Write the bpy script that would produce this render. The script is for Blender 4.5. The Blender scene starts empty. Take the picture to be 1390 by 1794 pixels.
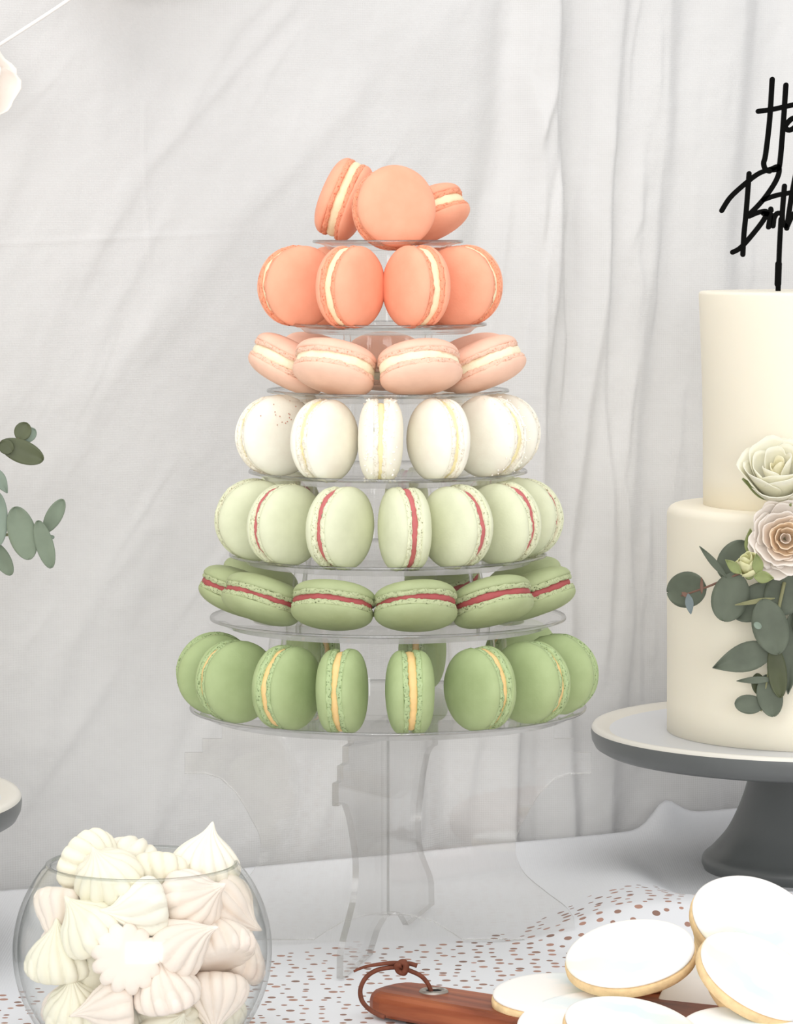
import bpy, bmesh, math, random
import numpy as np
from mathutils import Vector, Matrix

# ------------------------------------------------------------------ camera, light, exposure
SC = bpy.context.scene
COL = SC.collection
W_PX, H_PX, F_PX = 1390, 1794, 6000.0
CAM_H = 0.378
PITCH = math.atan(477.0 / F_PX)

cam_d = bpy.data.cameras.new('camera')
cam_d.sensor_fit = 'VERTICAL'
cam_d.sensor_height = 24.0
cam_d.lens = 24.0 * F_PX / H_PX
cam_d.clip_start = 0.05
cam = bpy.data.objects.new('camera', cam_d)
COL.objects.link(cam)
cam.location = (0, 0, CAM_H)
cam.rotation_euler = (math.pi / 2 - PITCH, 0, 0)
SC.camera = cam

world = bpy.data.worlds.new('world')
SC.world = world
world.use_nodes = True
wbg = world.node_tree.nodes['Background']
wbg.inputs['Color'].default_value = (1.0, 1.0, 1.0, 1)
wbg.inputs['Strength'].default_value = 0.78


def area_light(name, loc, target, sx, sy, energy, col):
    ld = bpy.data.lights.new(name, 'AREA')
    ld.shape = 'RECTANGLE'
    ld.size, ld.size_y = sx, sy
    ld.energy = energy
    ld.color = col
    o = bpy.data.objects.new(name, ld)
    COL.objects.link(o)
    o.location = loc
    o.rotation_euler = (Vector(target) - Vector(loc)).to_track_quat('-Z', 'Y').to_euler()
    return o


area_light('window_light', (-1.5, -0.5, 1.35), (0.05, 1.9, 0.2), 1.8, 1.5, 13, (1.0, 0.998, 0.99))
area_light('ceiling_light', (0.15, 0.85, 2.2), (0.1, 1.85, 0.0), 2.2, 1.2, 15, (1.0, 0.995, 0.985))
area_light('rear_fill_light', (0.2, -1.5, 0.55), (0.1, 1.9, 0.05), 1.8, 1.0, 34, (1.0, 0.998, 0.99))  # added fill low behind the camera, lifts the lower backdrop and table

SC.view_settings.view_transform = 'Standard'
SC.view_settings.look = 'None'
SC.view_settings.gamma = 1.0
SC.view_settings.use_curve_mapping = False
SC.view_settings.exposure = 0.0

# ------------------------------------------------------------------ geometry helpers
RX = Vector((1, 0, 0))
FW = Vector((0, math.cos(PITCH), -math.sin(PITCH)))
UP = Vector((0, math.sin(PITCH), math.cos(PITCH)))


def ray(px, py):
    return FW + RX * ((px - W_PX / 2) / F_PX) + UP * ((H_PX / 2 - py) / F_PX)


def at(px, py, Y):
    d = ray(px, py)
    return Vector((0, 0, CAM_H)) + d * (Y / d.y)


def tbl(px, py, z=0.0):
    d = ray(px, py)
    return Vector((0, 0, CAM_H)) + d * ((z - CAM_H) / d.z)


def lin(r, g, b):
    def f(c):
        c /= 255.0
        return c / 12.92 if c <= 0.04045 else ((c + 0.055) / 1.055) ** 2.4
    return (f(r), f(g), f(b), 1.0)


def mesh_obj(name, verts, faces, mat=None, parent=None, smooth=True, mats=None, fm=None):
    me = bpy.data.meshes.new(name)
    me.from_pydata([tuple(v) for v in verts], [], faces)
    for m in (mats or ([mat] if mat else [])):
        me.materials.append(m)
    if smooth:
        me.polygons.foreach_set('use_smooth', [True] * len(me.polygons))
    if fm is not None:
        me.polygons.foreach_set('material_index', fm)
    me.update()
    o = bpy.data.objects.new(name, me)
    COL.objects.link(o)
    if parent is not None:
        o.parent = parent
    return o


def link_obj(name, me, parent=None):
    o = bpy.data.objects.new(name, me)
    COL.objects.link(o)
    if parent is not None:
        o.parent = parent
    return o


def empty(name, loc=(0, 0, 0), rot=None):
    o = bpy.data.objects.new(name, None)
    o.empty_display_size = 0.01
    COL.objects.link(o)
    o.location = loc
    if rot is not None:
        o.rotation_mode = 'QUATERNION'
        o.rotation_quaternion = rot
    return o


def tag(o, label, cat=None, group=None, kind=None):
    if label:
        o['label'] = label
    if cat:
        o['category'] = cat
    if group:
        o['group'] = group
    if kind:
        o['kind'] = kind
    return o


def lathe(prof, seg=64, rfun=None):
    """prof: list of (r, z); returns verts, faces. rfun(theta, i, r, z)->(r,z)"""
    verts, faces, idx = [], [], []
    for i, (r, z) in enumerate(prof):
        if r < 1e-7:
            idx.append([len(verts)])
            verts.append((0, 0, z))
        else:
            row = []
            for k in range(seg):
                th = 2 * math.pi * k / seg
                rr, zz = (r, z) if rfun is None else rfun(th, i, r, z)
                row.append(len(verts))
                verts.append((rr * math.cos(th), rr * math.sin(th), zz))
            idx.append(row)
    for a, b in zip(idx[:-1], idx[1:]):
        for k in range(seg):
            k2 = (k + 1) % seg
            if len(a) == 1 and len(b) == 1:
                continue
            if len(a) == 1:
                faces.append((a[0], b[k2], b[k]))
            elif len(b) == 1:
                faces.append((a[k], a[k2], b[0]))
            else:
                faces.append((a[k], a[k2], b[k2], b[k]))
    return verts, faces


def grid_shell(P, thick):
    """closed thin sheet from an (n, m, 3) grid of points"""
    P = np.asarray(P, dtype=float)
    n, m, _ = P.shape
    du = np.gradient(P, axis=0)
    dv = np.gradient(P, axis=1)
    N = np.cross(du, dv)
    L = np.linalg.norm(N, axis=2, keepdims=True)
    N = N / np.maximum(L, 1e-12)
    A = (P + N * thick / 2).reshape(-1, 3)
    B = (P - N * thick / 2).reshape(-1, 3)
    V = np.vstack([A, B])
    off = n * m
    F = []
    for i in range(n - 1):
        for j in range(m - 1):
            a, b, c, d = i * m + j, (i + 1) * m + j, (i + 1) * m + j + 1, i * m + j + 1
            F.append((a, b, c, d))
            F.append((off + d, off + c, off + b, off + a))
    edge = [i * m for i in range(n)]
    for e0, e1 in zip(edge[:-1], edge[1:]):
        F.append((e1, e0, off + e0, off + e1))
    edge = [i * m + m - 1 for i in range(n)]
    for e0, e1 in zip(edge[:-1], edge[1:]):
        F.append((e0, e1, off + e1, off + e0))
    for e0, e1 in zip(range(0, m - 1), range(1, m)):
        F.append((e0, e1, off + e1, off + e0))
    r = (n - 1) * m
    for e0, e1 in zip(range(r, r + m - 1), range(r + 1, r + m)):
        F.append((e1, e0, off + e0, off + e1))
    return V.tolist(), F


def catmull(pts, n=8, closed=False):
    pts = [Vector(p) for p in pts]
    out = []
    for i in range(len(pts) - 1):
        p0 = pts[max(i - 1, 0)]
        p1, p2 = pts[i], pts[i + 1]
        p3 = pts[min(i + 2, len(pts) - 1)]
        for k in range(n):
            t = k / n
            out.append(0.5 * ((2 * p1) + (p2 - p0) * t + (2 * p0 - 5 * p1 + 4 * p2 - p3) * t * t
                              + (3 * p1 - p0 - 3 * p2 + p3) * t ** 3))
    out.append(pts[-1])
    return out


def tube(pts, rad, seg=8, flat=1.0):
    """closed tube along pts; rad a number or a list"""
    pts = [Vector(p) for p in pts]
    n = len(pts)
    rads = rad if isinstance(rad, (list, tuple)) else [rad] * n
    verts, faces = [], []
    ref = Vector((0, 0, 1))
    for i in range(n):
        t = (pts[min(i + 1, n - 1)] - pts[max(i - 1, 0)]).normalized()
        if abs(t.dot(ref)) > 0.95:
            ref = Vector((0, 1, 0)) if abs(t.y) < 0.9 else Vector((1, 0, 0))
        a = t.cross(ref).normalized()
        b = t.cross(a).normalized()
        ref = -b if b.dot(ref) < 0 else b
        for k in range(seg):
            th = 2 * math.pi * k / seg
            verts.append(pts[i] + a * (math.cos(th) * rads[i]) + b * (math.sin(th) * rads[i] * flat))
    for i in range(n - 1):
        for k in range(seg):
            k2 = (k + 1) % seg
            faces.append((i * seg + k, i * seg + k2, (i + 1) * seg + k2, (i + 1) * seg + k))
    faces.append(tuple(reversed(range(seg))))
    faces.append(tuple(range((n - 1) * seg, n * seg)))
    return verts, faces


def join(parts):
    V, F = [], []
    for v, f in parts:
        o = len(V)
        V += [tuple(x) for x in v]
        F += [tuple(i + o for i in q) for q in f]
    return V, F


def prism(outline, thick):
    """flat outline in local x,z extruded along y, centred"""
    n = len(outline)
    V = [(x, -thick / 2, z) for x, z in outline] + [(x, thick / 2, z) for x, z in outline]
    F = [tuple(range(n)), tuple(reversed(range(n, 2 * n)))]
    fm = [0, 0]
    for i in range(n):
        j = (i + 1) % n
        F.append((i, i + n, j + n, j))
        fm.append(1)
    return V, F, fm


# value noise for cloth
def vnoise(x, y, seed=0):
    rs = np.random.RandomState(seed)
    T = rs.rand(64, 64)
    xi, yi = np.floor(x).astype(int), np.floor(y).astype(int)
    fx, fy = x - xi, y - yi
    fx = fx * fx * (3 - 2 * fx)
    fy = fy * fy * (3 - 2 * fy)
    g = lambda a, b: T[a % 64, b % 64]
    return ((g(xi, yi) * (1 - fx) + g(xi + 1, yi) * fx) * (1 - fy)
            + (g(xi, yi + 1) * (1 - fx) + g(xi + 1, yi + 1) * fx) * fy) * 2 - 1


def fbm(x, y, octv=4, seed=0):
    s, a = 0, 1.0
    for o in range(octv):
        s = s + a * vnoise(x, y, seed + o)
        x, y, a = x * 2.03 + 7.1, y * 2.03 + 3.7, a * 0.5
    return s


# ------------------------------------------------------------------ materials
def new_mat(name):
    m = bpy.data.materials.new(name)
    m.use_nodes = True
    nt = m.node_tree
    b = nt.nodes['Principled BSDF']
    return m, nt, b


def setin(b, **k):
    for n, v in k.items():
        n = n.replace('_', ' ')
        if n in b.inputs:
            b.inputs[n].default_value = v


def plain(name, rgb, rough=0.6, spec=0.3, metal=0.0, var=0.0, vscale=40, bump=0.0, bscale=200, sss=0.0, coat=0.0,
          rgb2=None):
    m, nt, b = new_mat(name)
    c = lin(*rgb)
    setin(b, Base_Color=c, Roughness=rough, Metallic=metal)
    b.inputs['Specular IOR Level'].default_value = spec
    if coat:
        b.inputs['Coat Weight'].default_value = coat
        b.inputs['Coat Roughness'].default_value = 0.15
    if sss:
        b.inputs['Subsurface Weight'].default_value = sss
        b.inputs['Subsurface Radius'].default_value = (0.006, 0.005, 0.004)
        b.inputs['Subsurface Scale'].default_value = 1.0
    tc = nt.nodes.new('ShaderNodeTexCoord')
    if var or rgb2:
        n = nt.nodes.new('ShaderNodeTexNoise')
        n.inputs['Scale'].default_value = vscale
        n.inputs['Detail'].default_value = 4
        nt.links.new(tc.outputs['Object'], n.inputs['Vector'])
        r = nt.nodes.new('ShaderNodeValToRGB')
        r.color_ramp.elements[0].position = 0.3
        r.color_ramp.elements[1].position = 0.7
        if rgb2:
            c2 = lin(*rgb2)
        else:
            c2 = tuple(min(1, x * (1 + var)) for x in c[:3]) + (1,)
            c = tuple(x * (1 - var) for x in c[:3]) + (1,)
        r.color_ramp.elements[0].color = c
        r.color_ramp.elements[1].color = c2
        nt.links.new(n.outputs['Fac'], r.inputs['Fac'])
        nt.links.new(r.outputs['Color'], b.inputs['Base Color'])
    if bump:
        n = nt.nodes.new('ShaderNodeTexNoise')
        n.inputs['Scale'].default_value = bscale
        n.inputs['Detail'].default_value = 3
        nt.links.new(tc.outputs['Object'], n.inputs['Vector'])
        bp = nt.nodes.new('ShaderNodeBump')
        bp.inputs['Strength'].default_value = bump
        bp.inputs['Distance'].default_value = 0.001
        nt.links.new(n.outputs['Fac'], bp.inputs['Height'])
        nt.links.new(bp.outputs['Normal'], b.inputs['Normal'])
    return m


def foot_mat(name, rgb, pit):
    """ruffled macaron foot: pale, with small dark pores"""
    m, nt, b = new_mat(name)
    setin(b, Roughness=0.85)
    b.inputs['Specular IOR Level'].default_value = 0.15
    tc = nt.nodes.new('ShaderNodeTexCoord')
    n = nt.nodes.new('ShaderNodeTexNoise')
    n.inputs['Scale'].default_value = 900
    n.inputs['Detail'].default_value = 3
    nt.links.new(tc.outputs['Object'], n.inputs['Vector'])
    r = nt.nodes.new('ShaderNodeValToRGB')
    e = r.color_ramp.elements
    e[0].position, e[0].color = 0.30, lin(*pit)
    e[1].position, e[1].color = 0.44, lin(*rgb)
    nt.links.new(n.outputs['Fac'], r.inputs['Fac'])
    nt.links.new(r.outputs['Color'], b.inputs['Base Color'])
    bp = nt.nodes.new('ShaderNodeBump')
    bp.inputs['Strength'].default_value = 0.6
    bp.inputs['Distance'].default_value = 0.0008
    nt.links.new(n.outputs['Fac'], bp.inputs['Height'])
    nt.links.new(bp.outputs['Normal'], b.inputs['Normal'])
    return m


def clear_mat(name, tint=(0.985, 0.985, 0.98), edge=(0.90, 0.90, 0.89), f0=0.04, rough=0.03, power=4.0):
    """clear plastic or glass wall: see-through, a little denser where it is crossed at a slant, Schlick gloss"""
    m = bpy.data.materials.new(name)
    m.use_nodes = True
    nt = m.node_tree
    nt.nodes.clear()
    out = nt.nodes.new('ShaderNodeOutputMaterial')
    mix = nt.nodes.new('ShaderNodeMixShader')
    tr = nt.nodes.new('ShaderNodeBsdfTransparent')
    gl = nt.nodes.new('ShaderNodeBsdfGlossy')
    gl.inputs['Roughness'].default_value = rough
    gl.inputs['Color'].default_value = (0.95, 0.95, 0.95, 1)
    lw = nt.nodes.new('ShaderNodeLayerWeight')
    lw.inputs['Blend'].default_value = 0.5
    p5 = nt.nodes.new('ShaderNodeMath')
    p5.operation = 'POWER'
    p5.inputs[1].default_value = 5.0
    nt.links.new(lw.outputs['Facing'], p5.inputs[0])
    ma = nt.nodes.new('ShaderNodeMath')
    ma.operation = 'MULTIPLY_ADD'
    ma.inputs[1].default_value = 0.75
    ma.inputs[2].default_value = f0
    nt.links.new(p5.outputs[0], ma.inputs[0])
    pe = nt.nodes.new('ShaderNodeMath')
    pe.operation = 'POWER'
    pe.inputs[1].default_value = power
    nt.links.new(lw.outputs['Facing'], pe.inputs[0])
    cm = nt.nodes.new('ShaderNodeMix')
    cm.data_type = 'RGBA'
    cm.inputs[6].default_value = tint + (1,)
    cm.inputs[7].default_value = edge + (1,)
    nt.links.new(pe.outputs[0], cm.inputs[0])
    nt.links.new(cm.outputs[2], tr.inputs['Color'])
    nt.links.new(ma.outputs[0], mix.inputs['Fac'])
    nt.links.new(tr.outputs[0], mix.inputs[1])
    nt.links.new(gl.outputs[0], mix.inputs[2])
    nt.links.new(mix.outputs[0], out.inputs['Surface'])
    return m


def cloth_mat(name, rgb, weave=1400, bump=0.12, rough=0.9, rgb2=None):
    m, nt, b = new_mat(name)
    setin(b, Roughness=rough, Base_Color=lin(*rgb))
    b.inputs['Specular IOR Level'].default_value = 0.1
    tc = nt.nodes.new('ShaderNodeTexCoord')
    n = nt.nodes.new('ShaderNodeTexNoise')
    n.inputs['Scale'].default_value = 6
    n.inputs['Detail'].default_value = 5
    nt.links.new(tc.outputs['Object'], n.inputs['Vector'])
    r = nt.nodes.new('ShaderNodeValToRGB')
    c = lin(*rgb)
    c2 = lin(*(rgb2 or rgb))
    r.color_ramp.elements[0].position, r.color_ramp.elements[0].color = 0.35, c
    r.color_ramp.elements[1].position, r.color_ramp.elements[1].color = 0.65, c2
    nt.links.new(n.outputs['Fac'], r.inputs['Fac'])
    nt.links.new(r.outputs['Color'], b.inputs['Base Color'])
    w1 = nt.nodes.new('ShaderNodeTexWave')
    w1.inputs['Scale'].default_value = weave / 6.283
    w1.inputs['Distortion'].default_value = 1.5
    w2 = nt.nodes.new('ShaderNodeTexWave')
    w2.bands_direction = 'Z'
    w2.inputs['Scale'].default_value = weave / 6.283
    w2.inputs['Distortion'].default_value = 1.5
    ad = nt.nodes.new('ShaderNodeMath')
    nt.links.new(tc.outputs['Object'], w1.inputs['Vector'])
    nt.links.new(tc.outputs['Object'], w2.inputs['Vector'])
    nt.links.new(w1.outputs['Fac'], ad.inputs[0])
    nt.links.new(w2.outputs['Fac'], ad.inputs[1])
    n2 = nt.nodes.new('ShaderNodeTexNoise')
    n2.inputs['Scale'].default_value = 260
    n2.inputs['Detail'].default_value = 3
    nt.links.new(tc.outputs['Object'], n2.inputs['Vector'])
    ad2 = nt.nodes.new('ShaderNodeMath')
    nt.links.new(ad.outputs[0], ad2.inputs[0])
    nt.links.new(n2.outputs['Fac'], ad2.inputs[1])
    bp = nt.nodes.new('ShaderNodeBump')
    bp.inputs['Strength'].default_value = bump
    bp.inputs['Distance'].default_value = 0.0006
    nt.links.new(ad2.outputs[0], bp.inputs['Height'])
    nt.links.new(bp.outputs['Normal'], b.inputs['Normal'])
    return m


M_BACK = cloth_mat('backdrop_linen', (219, 218, 217), rgb2=(224, 223, 222))
M_TABLE = cloth_mat('tablecloth_cotton', (238, 239, 242), rgb2=(241, 242, 245))
M_FLOOR = plain('floor_boards', (196, 193, 188), rough=0.6, var=0.12, vscale=5)
M_CLEAR = clear_mat('clear_plastic', tint=(0.99, 0.99, 0.987), edge=(0.80, 0.80, 0.79), f0=0.03)
M_LIP = clear_mat('tray_lip', tint=(0.86, 0.86, 0.85), edge=(0.55, 0.55, 0.54), f0=0.12, rough=0.12, power=2.0)
M_GLASSY = clear_mat('clear_acrylic', tint=(0.992, 0.990, 0.985), edge=(0.975, 0.975, 0.97), rough=0.02)
M_JOINT = clear_mat('slot_joint', tint=(0.86, 0.86, 0.85), edge=(0.7, 0.7, 0.69), f0=0.08, rough=0.1, power=2.0)
M_EDGE = clear_mat('acrylic_edge', tint=(0.80, 0.79, 0.775), edge=(0.74, 0.73, 0.72), f0=0.12, rough=0.2)
M_CAKE = plain('ivory_fondant', (253, 245, 226), rough=0.55, spec=0.25, sss=0.15, bump=0.05, bscale=60)
M_PLATE_TOP = plain('white_glaze', (232, 234, 238), rough=0.3, spec=0.5)
M_PLATE_RIM = plain('cream_rim_glaze', (238, 234, 224), rough=0.3, spec=0.5)
M_GREY = plain('grey_glaze', (104, 107, 107), rough=0.32, spec=0.5, var=0.06, vscale=25)
M_BLACK = plain('black_acrylic', (8, 8, 7), rough=0.6, spec=0.05)
M_STEM = plain('stem_brown', (128, 98, 84), rough=0.6)
M_STEM_G = plain('stem_green', (150, 150, 112), rough=0.6)
M_LEAF = plain('eucalyptus_leaf', (102, 110, 95), rough=0.55, spec=0.3, var=0.18, vscale=60, bump=0.05)
M_LEAF_L = plain('eucalyptus_grey_leaf', (122, 134, 116), rough=0.6, spec=0.25, var=0.14, vscale=60, bump=0.05)
M_LEAF_D = plain('eucalyptus_dark_leaf', (86, 92, 66), rough=0.5, spec=0.35, var=0.15, vscale=60, bump=0.05)
M_LEAF_P = plain('eucalyptus_pale_leaf', (136, 150, 136), rough=0.6, spec=0.25, var=0.12, vscale=60, bump=0.05)
M_LEAF_B = plain('eucalyptus_blue_leaf', (128, 140, 142), rough=0.6, spec=0.25, var=0.1, vscale=60)
M_SEPAL = plain('sepal_green', (146, 156, 104), rough=0.55, var=0.15, vscale=120)
M_WOOD = None
M_LEATHER = plain('leather_cord', (112, 62, 44), rough=0.7, var=0.2, vscale=300, bump=0.3, bscale=600)
M_STEEL = plain('steel_eyelet', (168, 160, 152), rough=0.35, metal=0.8)
M_HOLE_SHADE = plain('eyelet_hole_shade', (30, 24, 22), rough=0.9)
M_MER_A = plain('meringue_cream', (244, 239, 224), rough=0.7, spec=0.12, sss=0.06, bump=0.1, bscale=500)
M_MER_B = plain('meringue_pink', (244, 231, 219), rough=0.7, spec=0.12, sss=0.06, bump=0.1, bscale=500)
M_MER_C = plain('meringue_ivory', (241, 236, 216), rough=0.7, spec=0.12, sss=0.06, bump=0.1, bscale=500)
M_BISCUIT = plain('biscuit', (238, 208, 160), rough=0.85, spec=0.15, var=0.12, vscale=180, bump=0.3, bscale=500)
M_ROPE = plain('white_cord', (250, 246, 242), rough=0.7)
M_PEARL = plain('white_nonpareil', (255, 250, 240), rough=0.4)
M_FLAKE = plain('rose_flakes', (205, 150, 130), rough=0.5)


M_GLASS = clear_mat('bowl_glass', tint=(0.985, 0.99, 0.985), edge=(0.36, 0.38, 0.37), f0=0.035, rough=0.12, power=7.0)
M_BOWLRIM = clear_mat('bowl_rim_glass', tint=(0.86, 0.88, 0.87), edge=(0.5, 0.52, 0.51), f0=0.08, rough=0.05, power=2.0)


def wood_mat():
    m, nt, b = new_mat('acacia_wood')
    setin(b, Roughness=0.45)
    b.inputs['Specular IOR Level'].default_value = 0.35
    tc = nt.nodes.new('ShaderNodeTexCoord')
    mp = nt.nodes.new('ShaderNodeMapping')
    mp.inputs['Scale'].default_value = (12, 110, 110)
    nt.links.new(tc.outputs['Object'], mp.inputs['Vector'])
    n = nt.nodes.new('ShaderNodeTexNoise')
    n.inputs['Scale'].default_value = 1.0
    n.inputs['Detail'].default_value = 6
    n.inputs['Distortion'].default_value = 0.6
    nt.links.new(mp.outputs[0], n.inputs['Vector'])
    r = nt.nodes.new('ShaderNodeValToRGB')
    e = r.color_ramp.elements
    e[0].position, e[0].color = 0.3, lin(104, 50, 30)
    e[1].position, e[1].color = 0.7, lin(170, 98, 62)
    k = e.new(0.5)
    k.color = lin(142, 74, 46)
    nt.links.new(n.outputs['Fac'], r.inputs['Fac'])
    nt.links.new(r.outputs['Color'], b.inputs['Base Color'])
    return m


M_WOOD = wood_mat()


def icing_mat():
    """white royal icing with faint aqua, green and yellow shimmer brushed across"""
    m, nt, b = new_mat('pearl_icing')
    setin(b, Roughness=0.45)
    b.inputs['Specular IOR Level'].default_value = 0.35
    tc = nt.nodes.new('ShaderNodeTexCoord')
    sep = nt.nodes.new('ShaderNodeSeparateXYZ')
    nt.links.new(tc.outputs['Object'], sep.inputs[0])
    n = nt.nodes.new('ShaderNodeTexNoise')
    n.inputs['Scale'].default_value = 45
    n.inputs['Detail'].default_value = 5
    nt.links.new(tc.outputs['Object'], n.inputs['Vector'])
    # brushed band across one side of the biscuit: local y about -12 mm
    a = nt.nodes.new('ShaderNodeMath')
    a.operation = 'ADD'
    a.inputs[1].default_value = 0.012
    nt.links.new(sep.outputs['Y'], a.inputs[0])
    sc = nt.nodes.new('ShaderNodeMath')
    sc.operation = 'MULTIPLY_ADD'
    sc.inputs[1].default_value = 0.03
    sc.inputs[2].default_value = -0.015
    nt.links.new(n.outputs['Fac'], sc.inputs[0])
    ad = nt.nodes.new('ShaderNodeMath')
    nt.links.new(a.outputs[0], ad.inputs[0])
    nt.links.new(sc.outputs[0], ad.inputs[1])
    ab = nt.nodes.new('ShaderNodeMath')
    ab.operation = 'ABSOLUTE'
    nt.links.new(ad.outputs[0], ab.inputs[0])
    mr = nt.nodes.new('ShaderNodeMapRange')
    mr.inputs['From Min'].default_value = 0.010
    mr.inputs['From Max'].default_value = 0.004
    mr.inputs['To Min'].default_value = 0.0
    mr.inputs['To Max'].default_value = 0.5
    nt.links.new(ab.outputs[0], mr.inputs['Value'])
    rx = nt.nodes.new('ShaderNodeMapRange')
    rx.inputs['From Min'].default_value = -0.03
    rx.inputs['From Max'].default_value = 0.03
    nt.links.new(sep.outputs['X'], rx.inputs['Value'])
    r = nt.nodes.new('ShaderNodeValToRGB')
    e = r.color_ramp.elements
    e[0].position, e[0].color = 0.0, lin(248, 242, 204)
    e[1].position, e[1].color = 1.0, lin(236, 244, 246)
    k = e.new(0.3)
    k.color = lin(204, 236, 218)
    k = e.new(0.6)
    k.color = lin(192, 226, 238)
    nt.links.new(rx.outputs[0], r.inputs['Fac'])
    mx = nt.nodes.new('ShaderNodeMix')
    mx.data_type = 'RGBA'
    mx.inputs[6].default_value = lin(255, 252, 248)
    nt.links.new(mr.outputs[0], mx.inputs[0])
    nt.links.new(r.outputs['Color'], mx.inputs[7])
    nt.links.new(mx.outputs[2], b.inputs['Base Color'])
    return m


M_ICING = icing_mat()


def dots_mat():
    """white runner printed with copper foil dots; attribute 'print' masks the plain margin"""
    m, nt, b = new_mat('dotted_runner')
    tc = nt.nodes.new('ShaderNodeTexCoord')
    v = nt.nodes.new('ShaderNodeTexVoronoi')
    v.voronoi_dimensions = '2D'
    v.inputs['Scale'].default_value = 104
    v.inputs['Randomness'].default_value = 0.72
    nt.links.new(tc.outputs['Object'], v.inputs['Vector'])
    sep = nt.nodes.new('ShaderNodeSeparateColor')
    nt.links.new(v.outputs['Color'], sep.inputs[0])
    th = nt.nodes.new('ShaderNodeMapRange')
    th.inputs['To Min'].default_value = 0.12
    th.inputs['To Max'].default_value = 0.25
    nt.links.new(sep.outputs[0], th.inputs['Value'])
    lt = nt.nodes.new('ShaderNodeMath')
    lt.operation = 'LESS_THAN'
    nt.links.new(v.outputs['Distance'], lt.inputs[0])
    nt.links.new(th.outputs[0], lt.inputs[1])
    at_ = nt.nodes.new('ShaderNodeAttribute')
    at_.attribute_name = 'print'
    gt = nt.nodes.new('ShaderNodeMath')
    gt.operation = 'GREATER_THAN'
    gt.inputs[1].default_value = 0.5
    nt.links.new(at_.outputs['Fac'], gt.inputs[0])
    mu = nt.nodes.new('ShaderNodeMath')
    mu.operation = 'MULTIPLY'
    nt.links.new(lt.outputs[0], mu.inputs[0])
    nt.links.new(gt.outputs[0], mu.inputs[1])
    r = nt.nodes.new('ShaderNodeValToRGB')
    e = r.color_ramp.elements
    e[0].position, e[0].color = 0.0, lin(142, 112, 100)
    e[1].position, e[1].color = 1.0, lin(192, 148, 132)
    nt.links.new(sep.outputs[1], r.inputs['Fac'])
    mx = nt.nodes.new('ShaderNodeMix')
    mx.data_type = 'RGBA'
    mx.inputs[6].default_value = lin(238, 239, 243)
    nt.links.new(mu.outputs[0], mx.inputs[0])
    nt.links.new(r.outputs['Color'], mx.inputs[7])
    nt.links.new(mx.outputs[2], b.inputs['Base Color'])
    b.inputs['Roughness'].default_value = 0.6
    b.inputs['Specular IOR Level'].default_value = 0.2
    return m


M_DOTS = dots_mat()

# ------------------------------------------------------------------ the setting
FLOOR_Z = -0.74
fl = mesh_obj('floor', [(-3, -1.5, FLOOR_Z), (3, -1.5, FLOOR_Z), (3, 3.2, FLOOR_Z), (-3, 3.2, FLOOR_Z)], [(0, 1, 2, 3)],
              M_FLOOR, smooth=False)
tag(fl, 'bare floor under the cloth covered table', kind='structure')

# the line where the table meets the backdrop
TB0, TB1 = tbl(0, 1561), tbl(1120, 1455)
TB_DIR = (TB1 - TB0).normalized()


def back_y(x):
    return TB0.y + (x - TB0.x) * TB_DIR.y / TB_DIR.x


# ---- backdrop curtain: folds written as ridges x(y) in a frame fixed to the cloth
def ridge(u, v, pts, w, amp, skew=0.0, fade=None):
    """a soft fold; pts (y, x) from top to bottom; skew sharpens the right flank"""
    ys = [p[0] for p in pts]
    xs = [p[1] for p in pts]
    c = np.interp(v, ys, xs)
    d = (u - c) / w
    wd = np.where(d > 0, 1.0 - skew, 1.0 + skew)
    g = amp * np.exp(-(d / wd) ** 2)
    lo, hi = ys[0], ys[-1]
    ramp = np.clip((v - lo) / 120.0 + 0.0, 0, 1) * np.clip((hi - v) / 120.0, 0, 1)
    return g * (ramp * ramp * (3 - 2 * ramp))


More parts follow.
